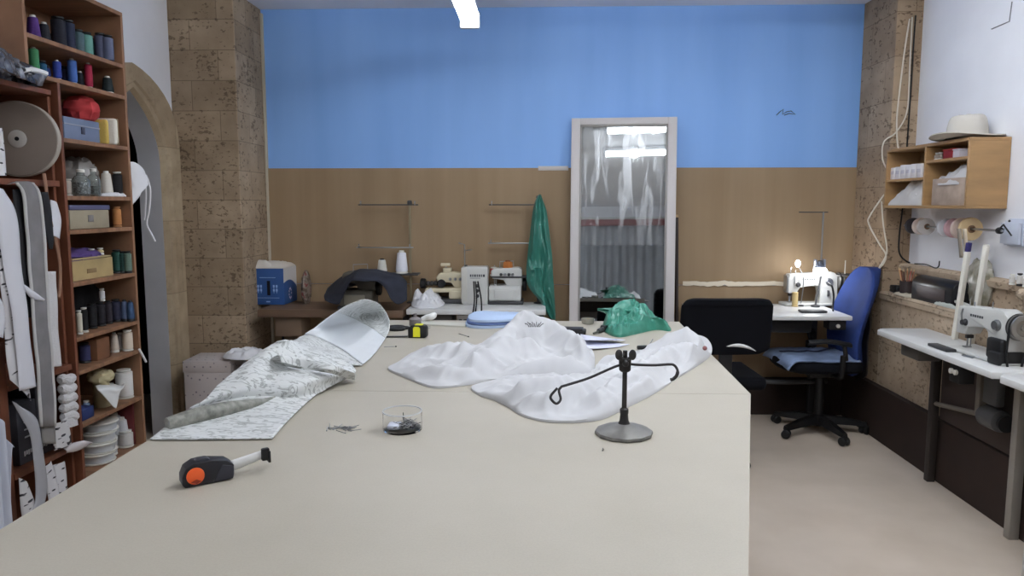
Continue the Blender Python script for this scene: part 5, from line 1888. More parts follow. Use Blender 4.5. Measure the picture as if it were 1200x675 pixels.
# row D: jars and scraps
jarglass = mat('jar glass', (236, 242, 240), .06, trans=.92, ior=1.3)
for k_, (px, w, h, lab, fill, x) in enumerate(((95, 20, .105, 'glass jar of silver beads with a white stopper', (168, 168, 172), -1.99), (110, 15, .115, 'greenish glass jar right of the bead jar', (110, 124, 118), -2.02))):
    p = shelf_item(px, 'D', x)
    t = thing('glass_jar', lab, 'jar', p[:])
    r = sc_h(w, p.y) / 2
    MB().lathe([(0, 0), (r * .95, 0), (r, .006), (r, h * .62), (r * .72, h * .80), (r * .42, h * .86), (r * .42, h * .96), (r * .38, h * .96), (r * .38, h * .84), (r * .68, h * .78), (r * .93, h * .6), (r * .93, .008), (0, .006)], seg=24).build('glass', jarglass, t)
    MB().lathe([(r * .45, h * .96), (r * .47, h * .965), (r * .47, h * 1.07), (r * .4, h * 1.09), (0, h * 1.09)], seg=18).build('stopper', M_CONEW, t)
    fm, nt, b, N, L = node_mat('bead filling %d' % k_)
    tc = N.new('ShaderNodeTexCoord')
    vo = N.new('ShaderNodeTexVoronoi')
    vo.inputs['Scale'].default_value = 110
    L.new(tc.outputs['Object'], vo.inputs['Vector'])
    L.new(ramp(nt, vo.outputs['Distance'], [(0.15, fill), (0.7, tuple(v * .35 for v in fill))]), b.inputs['Base Color'])
    b.inputs['Metallic'].default_value = .4
    b.inputs['Roughness'].default_value = .3
    MB().lathe([(0, .0075), (r * .91, .009), (r * .91, h * (.56 if k_ == 0 else .4)), (0, h * (.6 if k_ == 0 else .42))], seg=22).build('filling', fm, t)['kind'] = 'stuff'
p = shelf_item(93, 'D', -2.14)
o = ball_lump((p.x, p.y - .0, ROW['D'] + .085), (.07, .085, .09), .2, 2.6, 5.0, flat=-.084)
tag(o.build('clear_bag', mat('cloudy plastic', (150, 146, 142), .25)), 'cloudy plastic bag behind the bead jar', 'bag')
p = shelf_item(131, 'D', -1.985)
o = pile([(p.x - .03, p.y - .07), (p.x + .02, p.y - .06), (p.x + .03, p.y + .03), (p.x + .02, p.y + .08), (p.x - .03, p.y + .07)], ROW['D'], .008, [], 10, 50, .008, 30, 2.0)
tag(o.build('fabric_scrap', M_WCLOTH), 'white scrap lying at the feet of the white cone and the jars', 'fabric')
# row E, F, H boxes
t, hx, hy = carton('pale card box with a bluish purple lid', 82, 128, 'E', .082, .22, (160, 150, 128), lid=(92, 92, 124))
MB().rbox(hx + .0002, hx + .003, -.02, .02, .03, .06, .001).build('label_mark', mat('grey label', (128, 124, 122), .6), t)
t, hx, hy = carton('open yellowish card box stuffed with purple cloth', 85, 132, 'F', .085, .22, (176, 154, 108), open_top=True)
MB().rbox(hx + .0002, hx + .002, -.05, .02, .025, .045, .0005).build('printed_mark', mat('brown print', (140, 116, 80), .7), t)
MB().rbox(hx - .03, hx - .002, -hy + .006, hy - .006, .088, .094, .001).build('flap', mat('flap card', (186, 166, 122), .7), t)
y0 = shelf_item(100, 'F', -2.06).y
o = ball_lump((-2.10, y0, ROW['F'] + .088), (.085, .10, .04), .2, 2.4, 2.0)
tag(o.build('cloth_bundle', mat('purple cloth', (92, 72, 128), .9, var=.15, vscale=12)), 'purple cloth stuffed in the open card box', 'cloth')
for k_, (px, lab) in enumerate(((88, 'small white bobbin at the near corner of the open card box'), (117, 'small pinkish bobbin on the open card box'), (127, 'small yellowish bobbin at the far corner of the open card box'))):
    p = shelf_item(px, 'F', -2.0)
    cone(lab, (p.x - .035, p.y, ROW['F'] + .095), .032, .016, [(222, 220, 226), (206, 176, 186), (212, 196, 150)][k_], 'tube')
y0 = shelf_item(106, 'G', -2.12).y
t, hx, hy = carton('brown card box between the grey blue and the cream cones', 114, 129, 'H', .098, .10, (122, 82, 56), x1=-1.99)
o = ball_lump((-2.17, y0, ROW['G'] + .1), (.07, .12, .098), .14, 2.0, 9.0, flat=-.098)
tag(o.build('cloth_bundle', mat('black cloth', (20, 19, 22), .85)), 'black cloth bundle behind the black spools', 'cloth')
# row I: funnel like white thing, dark things
p = shelf_item(128, 'I', -1.995)
t = thing('thread_funnel', 'white paper funnel hanging over the shelf edge left of the big white roll', 'paper', (p.x, p.y, ROW['I'] + .0))
q0 = p.z
fr_ = [[at(112, 452, x=-2.0), at(126, 449, x=-2.04), at(142, 451, x=-2.02), at(146, 448, x=-1.98)],
       [at(114, 456, x=-1.96), at(127, 454, x=-1.95), at(138, 456, x=-1.945), at(145, 454, x=-1.95)],
       [at(120, 462, x=-1.945), at(130, 462, x=-1.94), at(136, 463, x=-1.94), at(141, 459, x=-1.942)],
       [at(133, 477, x=-1.938), at(135, 478, x=-1.936), at(136.5, 478, x=-1.936), at(137.5, 474, x=-1.938)]]
MB().grid(loft(fr_, 20, 20)).build('sheet', mat('white paper', (0, 0, 0)), t, world=True, solid=.002)
q = at(118, 441, x=-2.03)
o = ball_lump((q.x, q.y, q.z - .0), (.05, .055, .03), .2, 2.0, 4.0)
o.v = [Vector((a.x, a.y, max(a.z, ROW['I']))) for a in o.v]
o.lathe([(.035, ROW['I']), (.035, q.z - .01)], (q.x, q.y, 0), 14)
tag(o.build('yarn_bundle', mat('yellowish yarn', (196, 184, 146), .9)), 'yellowish yarn bundle on a spool behind the white funnel', 'yarn')
t, hx, hy = carton('dark blue plastic tray at the near end of the shelf of the big white roll', 96, 110, 'I', .05, .16, (40, 54, 104), x1=-1.97)
# row J
rowJ = [(111, 'stack of grey white bowls'), ]
p = shelf_item(113, 'J', -2.04)
for k_ in range(4):
    t = thing('ribbon_reel', ['lowest', 'second', 'third', 'topmost'][k_] + ' pale grey ribbon reel in the stack on the lowest visible shelf', 'ribbon reel', (p.x + .004 * (k_ % 2), p.y + .01 * k_, ROW['J'] + .046 * k_), group='stacked pale grey reels')
    MB().lathe([(0, 0), (.078, 0), (.080, .003), (.080, .006), (.03, .007), (.03, .038), (.080, .039), (.080, .043), (.078, .045), (0, .045)], seg=24).build('reel', M_CONEW, t)
    MB().lathe([(.031, .0075), (.070, .0075), (.070, .0385), (.031, .0385)], seg=24, cap=False).build('ribbon', mat('pale grey ribbon', (196, 198, 200), .7), t)
t, hx, hy = carton('dark red box in the far corner of the lowest visible shelf', 157, 169, 'J', .215, .20, (96, 34, 36), x1=-1.99)
# white strap end on the end panel near the middle
o = MB().tube([at(163, 409, x=XF + .006), at(167, 416, x=XF + .012), at(171, 424, x=XF + .012)], .006, 6).build('hanging_tape', M_WCLOTH)
tag(o, 'short white tape end sticking out by the end panel of the tall shelf', 'tape')

# white cloth bag with straps hanging at the far end of the shelf
rows = [[at(150, 190, y=3.56), at(158, 190, y=3.60), at(166, 195, y=3.66), at(171, 203, y=3.72)],
        [at(150, 205, y=3.565), at(160, 206, y=3.60), at(169, 210, y=3.66), at(176, 213, y=3.72)],
        [at(151, 225, y=3.565), at(158, 224, y=3.59), at(165, 222, y=3.63), at(172, 220, y=3.68)],
        [at(152, 246, y=3.565), at(155, 244, y=3.575), at(158, 238, y=3.59), at(161, 232, y=3.60)]]
g = loft(rows, 26, 26)
for r_ in g:
    for q in r_:
        q.y -= .012 * crumple(q.x, q.z, 16, 3.0)
hb = thing('hanging_bag', 'white cloth bag with trailing straps hanging beside the tall shelf at the arch', 'bag', g[-1][0][:])
MB().grid(g).build('bag_cloth', M_WCLOTH, hb, world=True, solid=.004)
for pts in ([(171, 205), (176, 222), (175, 245), (172, 262), (178, 275), (182, 283)], [(168, 203), (171, 225), (170, 250), (169, 258)]):
    MB().tube(crom([at(a, b_, y=3.70) for a, b_ in pts], 24), .005, 6).build('strap', M_WCLOTH, hb, world=True)

# ---------------------------------------------------------------- near unit: plastic sack, reel, ribbons
rows = [[at(-12, 52, y=2.50), at(0, 57, y=2.56), at(20, 70, y=2.72), at(42, 80, y=2.86), at(54, 85, y=2.93)],
        [at(-12, 60, y=2.45), at(0, 66, y=2.52), at(20, 78, y=2.69), at(42, 86, y=2.84), at(55, 89, y=2.92)],
        [at(-12, 76, y=2.44), at(0, 82, y=2.50), at(20, 88, y=2.67), at(40, 93, y=2.82), at(52, 93, y=2.91)],
        [at(-12, 89, y=2.45), at(0, 91, y=2.52), at(20, 96, y=2.69), at(38, 100, y=2.82), at(46, 101, y=2.90)]]
g = loft(rows, 26, 40)
for r_ in g:
    for q in r_:
        w = .014 * crumple(q.y, q.z, 14, 3.7)
        q.x += w
        q.z = max(q.z, 1.9065)
m, nt, b, N, L = node_mat('dark clear plastic')
tc = N.new('ShaderNodeTexCoord')
no = N.new('ShaderNodeTexNoise')
no.inputs['Scale'].default_value = 14
no.inputs['Detail'].default_value = 5
L.new(tc.outputs['Object'], no.inputs['Vector'])
L.new(ramp(nt, no.outputs['Fac'], [(0.40, (44, 44, 52)), (0.58, (104, 106, 114)), (0.72, (176, 178, 184))]), b.inputs['Base Color'])
b.inputs['Roughness'].default_value = .2
sk = thing('plastic_sack', 'clear plastic sack with dark contents lying on the lower shelf unit', 'bag', (-2.0, 2.7, 1.906))
g2 = [[Vector((q.x - .10, q.y + .03, max(q.z - .01, 1.9065))) for q in r_] for r_ in g]
full = [a + list(reversed(b_)) + [a[0].copy()] for a, b_ in zip(g, g2)]
MB().grid(full).build('sack', m, sk, world=True, angle=25)
MB().tube(crom([at(-12, 60, y=2.44), at(0, 66, y=2.51), at(20, 78, y=2.68), at(40, 87, y=2.83)], 18), .007, 6).build('black_hem', M_RUBBER, sk, world=True)
MB().tube(crom([at(28, 82, y=2.74), at(40, 82, y=2.82), at(54, 86, y=2.90)], 12), .010, 6).build('white_tie', M_WCLOTH, sk, world=True)

yr = 2.93
c = at(22, 163, y=yr)
rr = abs(c.z - at(22, 207, y=yr).z)
rl = thing('tape_reel', 'large grey cardboard reel with a pale hub on the lower shelf unit', 'reel', (c.x, c.y, c.z - rr), R(12))
bd = MB().lathe([(0, -.012), (rr * .97, -.012), (rr, -.008), (rr, .018), (rr * .97, .022), (0, .022)], (0, 0, rr), 56, 'y')
bd.build('disc', mat('grey reel card', (140, 128, 118), .6, var=.05, vscale=5), rl)
MB().lathe([(0, -.016), (rr * .20, -.016), (rr * .235, -.013), (rr * .235, -.0121), (0, -.0121)], (0, 0, rr), 28, 'y').build('hub', mat('pale hub', (202, 198, 192), .5), rl)
MB().lathe([(0, -.0175), (rr * .055, -.0175), (rr * .055, -.016), (0, -.016)], (0, 0, rr), 16, 'y').build('hub_hole', M_RUBBER, rl)
MB().lathe([(rr * .985, -.0118), (rr * 1.005, -.010), (rr * 1.005, .020), (rr * .985, .0218)], (0, 0, rr), 56, 'y', cap=False).build('rim', mat('pale reel rim', (176, 168, 156), .6), rl)

# ribbons: strips following measured points, with real width
def ribbon(name, label, left, right, m_, y0, y1=None, cat='ribbon', wav=.006, n=40, k=7, solid=.0012, sd=0.0, parent=None):
    """strip hanging just in front of the shelf fronts; y0 orders the layers, smaller is further out"""
    xp = -1.937 + (2.80 - y0) * .16
    rows = []
    for (a, c) in zip(left, right):
        pa, pc = at(a[0], a[1], x=xp), at(c[0], c[1], x=xp)
        rows.append([pa, pa * .66 + pc * .34 + Vector((.006, 0, 0)), pa * .34 + pc * .66 + Vector((.006, 0, 0)), pc])
    g = loft(rows, n, k)
    for r_ in g:
        for q in r_:
            q.x += wav * noise.noise(Vector((q.y * 6 + sd, q.z * 7, sd)))
    o = MB().grid(g).build(name, m_, parent, solid=solid, world=parent is not None)
    if parent is None:
        tag(o, label, cat, 'ribbons hanging on the lower shelf unit')
    return o


def mark_mat(name, base, dark, scale=26, thr=.62):
    m, nt, b, N, L = node_mat(name)
    tc = N.new('ShaderNodeTexCoord')
    mp = N.new('ShaderNodeMapping')
    mp.inputs['Scale'].default_value = (1, 1, 2.4)
    mp.inputs['Rotation'].default_value = (0, R(25), 0)
    L.new(tc.outputs['Object'], mp.inputs[0])
    no = N.new('ShaderNodeTexNoise')
    no.inputs['Scale'].default_value = scale
    no.inputs['Detail'].default_value = 1
    L.new(mp.outputs[0], no.inputs['Vector'])
    L.new(ramp(nt, no.outputs['Fac'], [(thr, base), (thr + .04, dark)]), b.inputs['Base Color'])
    b.inputs['Roughness'].default_value = .75
    return m


M_SPOT = mark_mat('white ribbon with dark dashes', (224, 222, 224), (40, 38, 46))
M_CARD = mark_mat('white card with dark print', (216, 214, 214), (48, 46, 52), 22, .58)
M_RIBW = mat('white satin ribbon', (226, 226, 232), .55)
M_SHEER = mat('sheer grey ribbon', (146, 143, 144), .6, alpha=.78, var=.06, vscale=12)
M_SHEERE = mat('ribbon selvedge', (204, 202, 200), .6)
M_RIBBLK = mat('black ribbon', (26, 26, 30), .7)
M_LACE = mat('white lace band', (222, 220, 220), .8, bump=.5, bscale=140)
M_TAN = mat('brown grosgrain strap', (150, 112, 90), .7)

ribbon('ribbon_roll', 'white ribbon with dark dashes at the photo edge in front of the grey reel', [(-10, 150), (-10, 180), (-8, 206)], [(3, 150), (6, 178), (8, 206)], M_SPOT, 2.60, wav=.002)
ribbon('hanging_ribbon', 'wide white satin ribbon hanging at the left photo edge', [(-14, 218), (-6, 250), (2, 300), (12, 360), (20, 420), (23, 458)], [(3, 222), (18, 250), (24, 300), (31, 360), (38, 420), (42, 453)], M_RIBW, 2.53, 2.56, sd=1)
ribbon('hanging_ribbon', 'white ribbon with dark dashes behind the wide white satin ribbon', [(-5, 300), (0, 340), (5, 380), (8, 420), (12, 445)], [(8, 230), (18, 300), (24, 380), (30, 430), (36, 470)], M_SPOT, 2.62, 2.62, sd=2)
ribbon('hanging_ribbon', 'black ribbon left of the sheer grey ribbon', [(15, 222), (17, 260), (20, 300), (24, 340), (29, 372)], [(31, 222), (33, 260), (36, 300), (38, 340), (38, 372)], M_RIBBLK, 2.70, 2.68, sd=3)
sh = ribbon('hanging_ribbon', 'sheer grey ribbon with pale selvedges looped over the shelf front', [(8, 217), (17, 214), (25, 228), (30, 270), (34, 320), (38, 380), (43, 440), (46, 500)], [(18, 212), (38, 214), (46, 228), (52, 270), (55, 320), (58, 380), (64, 440), (66, 500)], M_SHEER, 2.60, 2.60, sd=4)
for L_, w in (([(17, 214), (25, 228), (30, 270), (34, 320), (38, 380), (43, 440), (46, 500)], 3), ([(36, 214), (44, 228), (50, 270), (53, 320), (56, 380), (61, 440), (63, 500)], 3)):
    rr_ = ribbon('selvedge', '', L_, [(a + w, b_) for a, b_ in L_], M_SHEERE, 2.592, 2.592, parent=sh, sd=4, solid=.0015)
ribbon('hanging_ribbon', 'black ribbon right of the sheer grey ribbon', [(47, 225), (51, 250), (54, 275), (57, 292)], [(56, 225), (61, 250), (63, 275), (62, 292)], M_RIBBLK, 2.76, 2.74, sd=5)
ribbon('hanging_tag', 'white rectangular ribbon tag beside the divider under the reel shelf', [(59, 234), (59, 255), (57.5, 275)], [(67, 238), (72, 258), (70, 280)], M_RIBW, 2.78, wav=.002, sd=6)
ribbon('hanging_strap', 'narrow brown strap hanging from the reel shelf', [(49, 203), (53, 228), (58, 262), (64, 285), (68, 310), (68, 338), (66, 348)], [(53, 203), (56, 228), (61, 262), (67, 283), (71, 310), (71.5, 338), (70, 350)], M_TAN, 2.80, 2.72, cat='strap', wav=.002, sd=7)
ribbon('hanging_ribbon', 'white lace ribbon hanging right of the sheer grey one', [(54, 318), (55, 350), (57, 390), (59, 430)], [(66, 318), (67, 350), (69, 390), (72, 429)], M_LACE, 2.70, 2.70, sd=8)
ribbon('hanging_ribbon', 'white crossing ribbon band in front of the sheer grey ribbon', [(25, 331), (38, 340), (50, 349)], [(25, 336), (37, 350), (51, 353)], M_RIBW, 2.57, wav=.001, sd=8.5)
ribbon('hanging_ribbon', 'greyish sheer ribbon hanging to the lower shelf beside the lace ribbon', [(39, 370), (43, 400), (46, 440), (48, 480), (50, 520)], [(56, 370), (58, 400), (62, 440), (64, 480), (66, 520)], mat('sheer beige ribbon', (150, 146, 142), .65, alpha=.9), 2.66, 2.64, sd=9)
ribbon('hanging_ribbon', 'curled sheer ribbon sweeping down to the table edge', [(14, 470), (24, 490), (35, 512), (39, 545), (42, 580), (38, 598)], [(18, 474), (38, 486), (46, 502), (52, 540), (56, 570), (52, 594)], mat('sheer pale ribbon', (184, 184, 188), .6, alpha=.9), 2.52, 2.50, sd=10)
# folded lace stack hanging by the divider
for k_ in range(5):
    y0_ = 446 + 10.5 * k_
    q0, q1 = at(70 + k_ * .8, y0_, x=-1.94), at(86 + k_ * .9, y0_ - 2, x=-1.94)
    o = MB()
    d_ = (q1 - q0)
    o.tube([q0 + d_ * f + Vector((0, 0, .004 * math.sin(9 * f + k_))) for f in [i / 10 for i in range(11)]], [.012 + .012 * math.sin(PI * i / 10) ** .35 for i in range(11)], 10)
    tag(o.build('lace_fold', M_LACE), ['topmost', 'second', 'third', 'fourth', 'lowest'][k_] + ' fold of the white lace stack hung by the divider', 'lace', 'white lace folds by the divider')
ribbon('hanging_lace', 'white lace panel below the folded lace stack', [(72, 492), (73, 503)], [(90, 484), (92, 498)], M_LACE, 2.74, cat='lace', wav=.001)
ribbon('hanging_card', 'white card with dark print in front of the lower board, left of the divider', [(60, 497), (62, 515), (64, 528)], [(80, 492), (83, 508), (84, 520)], M_CARD, 2.72, cat='card', wav=.001)
ribbon('hanging_card', 'white card with dark dashes below the lower board, beside the curled ribbon', [(50, 548), (54, 570), (58, 590)], [(60, 540), (66, 560), (70, 580)], M_SPOT, 2.62, cat='card', wav=.001)
ribbon('hanging_card', 'white card with dark dashes at the divider under the lower board', [(62, 545), (64, 565), (66, 580)], [(76, 540), (78, 556), (79, 572)], M_SPOT, 2.72, cat='card', wav=.001)
ribbon('hanging_card', 'white card with torn edge at the bottom left of the lower board', [(22, 560), (24, 590), (26, 606)], [(32, 565), (40, 585), (44, 598)], M_CARD, 2.56, cat='card', wav=.001)
ribbon('hanging_paper', 'pale paper tongue sticking out over the divider', [(74, 525), (86, 519), (98, 516)], [(78, 531), (92, 528), (109, 519)], mat('pale pink paper', (212, 204, 204), .7), 2.80, 2.95, cat='paper', wav=.001)
# dark drawers in the near unit
for k_, (px0, px1, z0, z1, lab) in enumerate(((20, 44, .46, .70, 'dark box with white lettering on the lower board'), (44, 62, .46, .74, 'second dark box on the lower board'))):
    y0_, y1_ = at(px0, 500, x=-1.99).y, at(px1, 500, x=-1.99).y
    t = thing('storage_box', lab + ' behind the curled ribbon', 'box', (-2.1, (y0_ + y1_) / 2, z0 - .012))
    MB().rbox(-.11, .11, -(y1_ - y0_) / 2 + .002, (y1_ - y0_) / 2 - .002, 0, z1 - z0, .004).build('body', mat('dark grey box', (70, 70, 76), .6), t)
    wb = MB()
    for i in range(5):
        wb.box(.1102, .1112, -.03 + .012 * i, -.022 + .012 * i, .03 + .004 * (i % 2), .05)
    for i in range(3):
        wb.box(.1102, .1112, -.02, .03, .10 + .03 * i, .106 + .03 * i)
    wb.build('white_lettering', mat('white print', (206, 206, 208), .6), t)
# white cloth at the bottom left corner
rows = [[at(-14, 486, x=-1.885), at(-4, 488, x=-1.885), at(3, 496, x=-1.885), at(8, 510, x=-1.885), at(14, 524, x=-1.885)],
        [at(-14, 530, x=-1.885), at(-4, 530, x=-1.885), at(2, 530, x=-1.885), at(8, 530, x=-1.885), at(13, 528, x=-1.885)],
        [at(-14, 580, x=-1.885), at(-2, 580, x=-1.885), at(4, 580, x=-1.885), at(10, 580, x=-1.885), at(15, 578, x=-1.885)],
        [at(-14, 640, x=-1.885), at(0, 640, x=-1.885), at(6, 640, x=-1.885), at(12, 635, x=-1.885), at(18, 630, x=-1.885)]]
g = loft(rows, 30, 40)
for r_ in g:
    for q in r_:
        q.x += .010 * math.sin(q.y * 150)
tag(MB().grid(g).build('hanging_cloth', mat('bluish white cloth', (206, 210, 222), .85), solid=.003), 'bluish white pleated cloth hanging at the lower left photo edge', 'cloth')
rows = [[at(-14, 345, x=-1.885), at(-2, 348, x=-1.885), at(4, 360, x=-1.885)], [at(-14, 370, x=-1.885), at(-3, 372, x=-1.885), at(5, 374, x=-1.885)], [at(-14, 392, x=-1.885), at(-4, 394, x=-1.885), at(3, 396, x=-1.885)]]
tag(MB().grid(loft(rows, 12, 12)).build('hanging_cloth', M_RIBW, solid=.003), 'small white cloth corner at the left photo edge beside the satin ribbon', 'cloth')

# ---------------------------------------------------------------- things on the floor by the left pillar
M_DOT = mat('white dotted card', (206, 196, 192), .7)
m, nt, b, N, L = node_mat('dotted card')
tc = N.new('ShaderNodeTexCoord')
mp = N.new('ShaderNodeMapping')
mp.inputs['Scale'].default_value = (30, 30, 30)
mp.inputs['Rotation'].default_value = (R(20), R(45), 0)
L.new(tc.outputs['Object'], mp.inputs[0])
vo = N.new('ShaderNodeTexVoronoi')
vo.inputs['Scale'].default_value = 1.0
vo.inputs['Randomness'].default_value = .25
L.new(mp.outputs[0], vo.inputs['Vector'])
dots = ramp(nt, vo.outputs['Distance'], [(0.14, (130, 122, 130)), (0.22, (200, 191, 188))])
L.new(dots, b.inputs['Base Color'])
b.inputs['Roughness'].default_value = .7
p0, p1 = at(217, 480, y=4.32), at(271, 480, y=4.32)
zt = at(217, 423, y=4.32).z
db = thing('dotted_box', 'white box with a small dotted print standing on the floor by the left pillar', 'box', ((p0.x + p1.x) / 2, 4.45, 0.0), R(2))
wh = (p1.x - p0.x) / 2
MB().rbox(-wh, wh, -.13, .13, .0, zt - .02, .004).build('body', m, db)
MB().rbox(-wh - .004, wh + .004, -.134, .134, zt - .07, zt, .004).build('lid', m, db)
q = at(292, 425, y=4.40)
o = ball_lump((q.x + .03, 4.42, .24), (.115, .14, .25), .12, 1.8, 1.0, flat=-.24)
o.v = [Vector((a.x, a.y, min(a.z, q.z + .05))) for a in o.v]
tag(o.build('black_sack', mat('black sack', (24, 23, 26), .6)), 'black sack on the floor between the dotted box and the brown bench', 'bag')
o = pile([(q.x - .13, 4.33), (q.x, 4.28), (q.x + .12, 4.34), (q.x + .12, 4.46), (q.x, 4.52), (q.x - .13, 4.46)], q.z + .04, .02, [], 14, 60, .03, 12, 2.0)
tag(o.build('fabric_scrap', M_WCLOTH), 'white cloth scraps lying on top of the black sack by the pillar', 'fabric')
# ---------------------------------------------------------------- wall cabinet on the right
M_CAB = mat('light oak board', (158, 124, 84), .5, var=.08, vscale=4, stretch=(1, 1, 5))
cx0, cx1, cy0, cy1, cz0, cz1 = 2.10, 2.298, 3.745, 4.62, 1.43, 1.778
wc = thing('wall_cabinet', 'light oak open wall cabinet with a hat on top', 'cabinet', ((cx0 + cx1) / 2, (cy0 + cy1) / 2, cz0))
t_ = .016
def wb(name, *a):
    return MB().rbox(*a, .0015, 1).build(name, M_CAB, wc, world=True, smooth=False)
wb('top_panel', cx0, cx1, cy0, cy1, cz1 - t_, cz1)
wb('bottom_panel', cx0, cx1, cy0, cy1, cz0, cz0 + t_)
wb('side_panel', cx0, cx1, cy0, cy0 + t_, cz0 + t_, cz1 - t_)
wb('side_panel', cx0, cx1, cy1 - t_, cy1, cz0 + t_, cz1 - t_)
ydiv = at(1083, 200, x=cx0).y
wb('divider', cx0, cx1, ydiv - t_ / 2, ydiv + t_ / 2, cz0 + t_, cz1 - t_)
wb('back_panel', cx1 - .006, cx1, cy0 + t_, cy1 - t_, cz0 + t_, cz1 - t_)
zl = at(1040, 212, x=cx0).z
zr = at(1110, 187, x=cx0).z
wb('shelf_board', cx0 + .002, cx1 - .006, ydiv + t_ / 2, cy1 - t_, zl - .007, zl + .007)
wb('shelf_board', cx0 + .002, cx1 - .006, cy0 + t_, ydiv - t_ / 2, zr - .007, zr + .007)
# small white boxes in a row
ys0, ys1 = at(1081, 200, x=2.13).y, at(1044, 200, x=2.13).y
for i in range(6):
    a = ys0 + (ys1 - ys0) * i / 6
    b_ = ys0 + (ys1 - ys0) * (i + 1) / 6
    t = thing('small_box', ['first', 'second', 'third', 'fourth', 'fifth', 'sixth'][i] + ' small white box from the cabinet divider, on the left shelf', 'box', (2.17, (a + b_) / 2, zl + .0078), group='small white boxes in the wall cabinet')
    h = [.078, .08, .078, .08, .072, .07][i]
    MB().rbox(-.045, .045, -(b_ - a) / 2 + .0015, (b_ - a) / 2 - .0015, 0, h, .002).build('body', mat('white card box', (226, 222, 222), .6), t)
    MB().rbox(-.0462, -.0448, -(b_ - a) / 2 + .012, (b_ - a) / 2 - .012, .03, .05, .0004).build('label', mat('pale label', (200, 196, 204), .6), t)
# cloths on the lower left
yl0, yl1 = ydiv + .02, cy1 - .02
o = pile([(2.11, yl0), (2.11, (yl0 + yl1) / 2), (2.115, yl1 - .01), (2.27, yl1 - .02), (2.28, (yl0 + yl1) / 2), (2.27, yl0)], cz0 + t_, .05, [([(2.18, yl0 + .05, .07), (2.18, yl0 + .22, .09)], .06), ([(2.14, yl1 - .12, .02), (2.2, yl1 - .2, .04)], .05)], 24, 100, .03, 14, 2.0)
tag(o.build('folded_fabric', mat('grey white cloth', (196, 192, 188), .85)), 'crumpled grey white cloth in the lower left compartment of the wall cabinet', 'fabric')
q = at(1070, 236, x=2.12)
o = MB().lathe([(.0, -.03), (.03, -.03), (.034, -.024), (.034, .024), (.03, .03), (0, .03)], (2.15, q.y - .02, cz0 + t_ + .036), 20, 'x')
tag(o.build('fabric_roll', mat('white cloth roll', (226, 224, 222), .8)), 'white cloth roll in front of the crumpled cloth in the wall cabinet', 'fabric')
# grey brown box of fabric on the lower right
yb0, yb1 = at(1131, 225, x=2.115).y + .006, at(1092, 225, x=2.115).y
zt = at(1110, 209, x=2.115).z
t = thing('storage_box', 'grey brown fabric box full of scraps in the right compartment of the wall cabinet', 'box', (2.19, (yb0 + yb1) / 2, cz0 + t_ + .0005))
hy = (yb1 - yb0) / 2
hb_ = zt - cz0 - t_
b_ = MB()
b_.rbox(-.075, -.069, -hy, hy, 0, hb_, .002).rbox(.069, .075, -hy, hy, 0, hb_, .002).rbox(-.069, .069, -hy, -hy + .006, 0, hb_, .002).rbox(-.069, .069, hy - .006, hy, 0, hb_, .002).rbox(-.069, .069, -hy + .006, hy - .006, 0, .006, .001)
b_.build('body', mat('grey brown card', (164, 146, 132), .75, var=.08, vscale=14), t)
o = pile([(2.125, yb0 + .01), (2.125, yb1 - .01), (2.25, yb1 - .01), (2.25, yb0 + .01)], zt - .035, .05, [([(2.15, yb0 + .05, .05), (2.17, yb0 + .10, .04)], .04)], 18, 80, .03, 18, 4.0)
tag(o.build('fabric_scrap', mat('pale grey scraps', (190, 188, 188), .8)), 'pale grey scraps heaped in the fabric box of the wall cabinet', 'fabric')
# upper right: red box, clear box, small cups
y_ = at(1116, 182, x=2.15).y
t = thing('small_box', 'small dark red box on the upper right shelf of the wall cabinet', 'box', (2.17, y_, zr + .0078))
MB().rbox(-.04, .04, -.055, .055, 0, .042, .004).build('body', mat('dark red box', (150, 30, 34), .5), t)
MB().rbox(-.042, .042, -.057, .057, .0422, .05, .002).build('lid', mat('red lid', (176, 56, 50), .5), t)
y_ = at(1128, 182, x=2.15).y
t = thing('small_box', 'small pale box right of the dark red one in the wall cabinet', 'box', (2.15, y_, zr + .0078))
MB().rbox(-.035, .035, -.028, .028, 0, .036, .004).build('body', mat('pale box', (206, 200, 208), .5), t)
MB().rbox(-.037, .037, -.03, .03, .0362, .043, .002).build('lid', mat('pale box', (0, 0, 0)), t)
y_ = at(1099, 186, x=2.15).y
for k_ in range(3):
    cone(['near', 'middle', 'far'][k_] + ' small grey spool left of the dark red box in the wall cabinet', (2.15, y_ - .03 + .035 * k_, zr + .0078), .04, .014, (176, 164, 152), 'tube')

# ---------------------------------------------------------------- white sun hat on the cabinet
q = at(1150, 158, y=3.95)
ht = thing('sun_hat', 'white cloth sun hat with a wide brim on top of the wall cabinet', 'hat', (2.185, 3.93, cz1 + .0008))
rows = []
for f, z in ((1.0, .018), (.98, .024), (.80, .018), (.60, .012), (.56, .014)):
    rows.append([Vector((math.cos(2 * PI * i / 48) * .165 * f * 1.0, math.sin(2 * PI * i / 48) * .19 * f, z + .010 * math.sin(2 * PI * i / 48 * 2 + 1) * f ** 3)) for i in range(49)])
MB().grid(rows).build('brim', mat('white hat cloth', (196, 190, 180), .85, bump=.1, bscale=150), ht, solid=.004)
rows = []
for f, z in ((.60, .010), (.60, .03), (.57, .07), (.52, .105), (.45, .122), (.2, .126), (.01, .122)):
    rows.append([Vector((math.cos(2 * PI * i / 48) * .155 * f, math.sin(2 * PI * i / 48) * .175 * f, z + .006 * noise.noise(Vector((i * .3, z * 20, 2))))) for i in range(49)])
MB().grid(rows).build('crown', mat('white hat cloth', (0, 0, 0)), ht, subsurf=1)

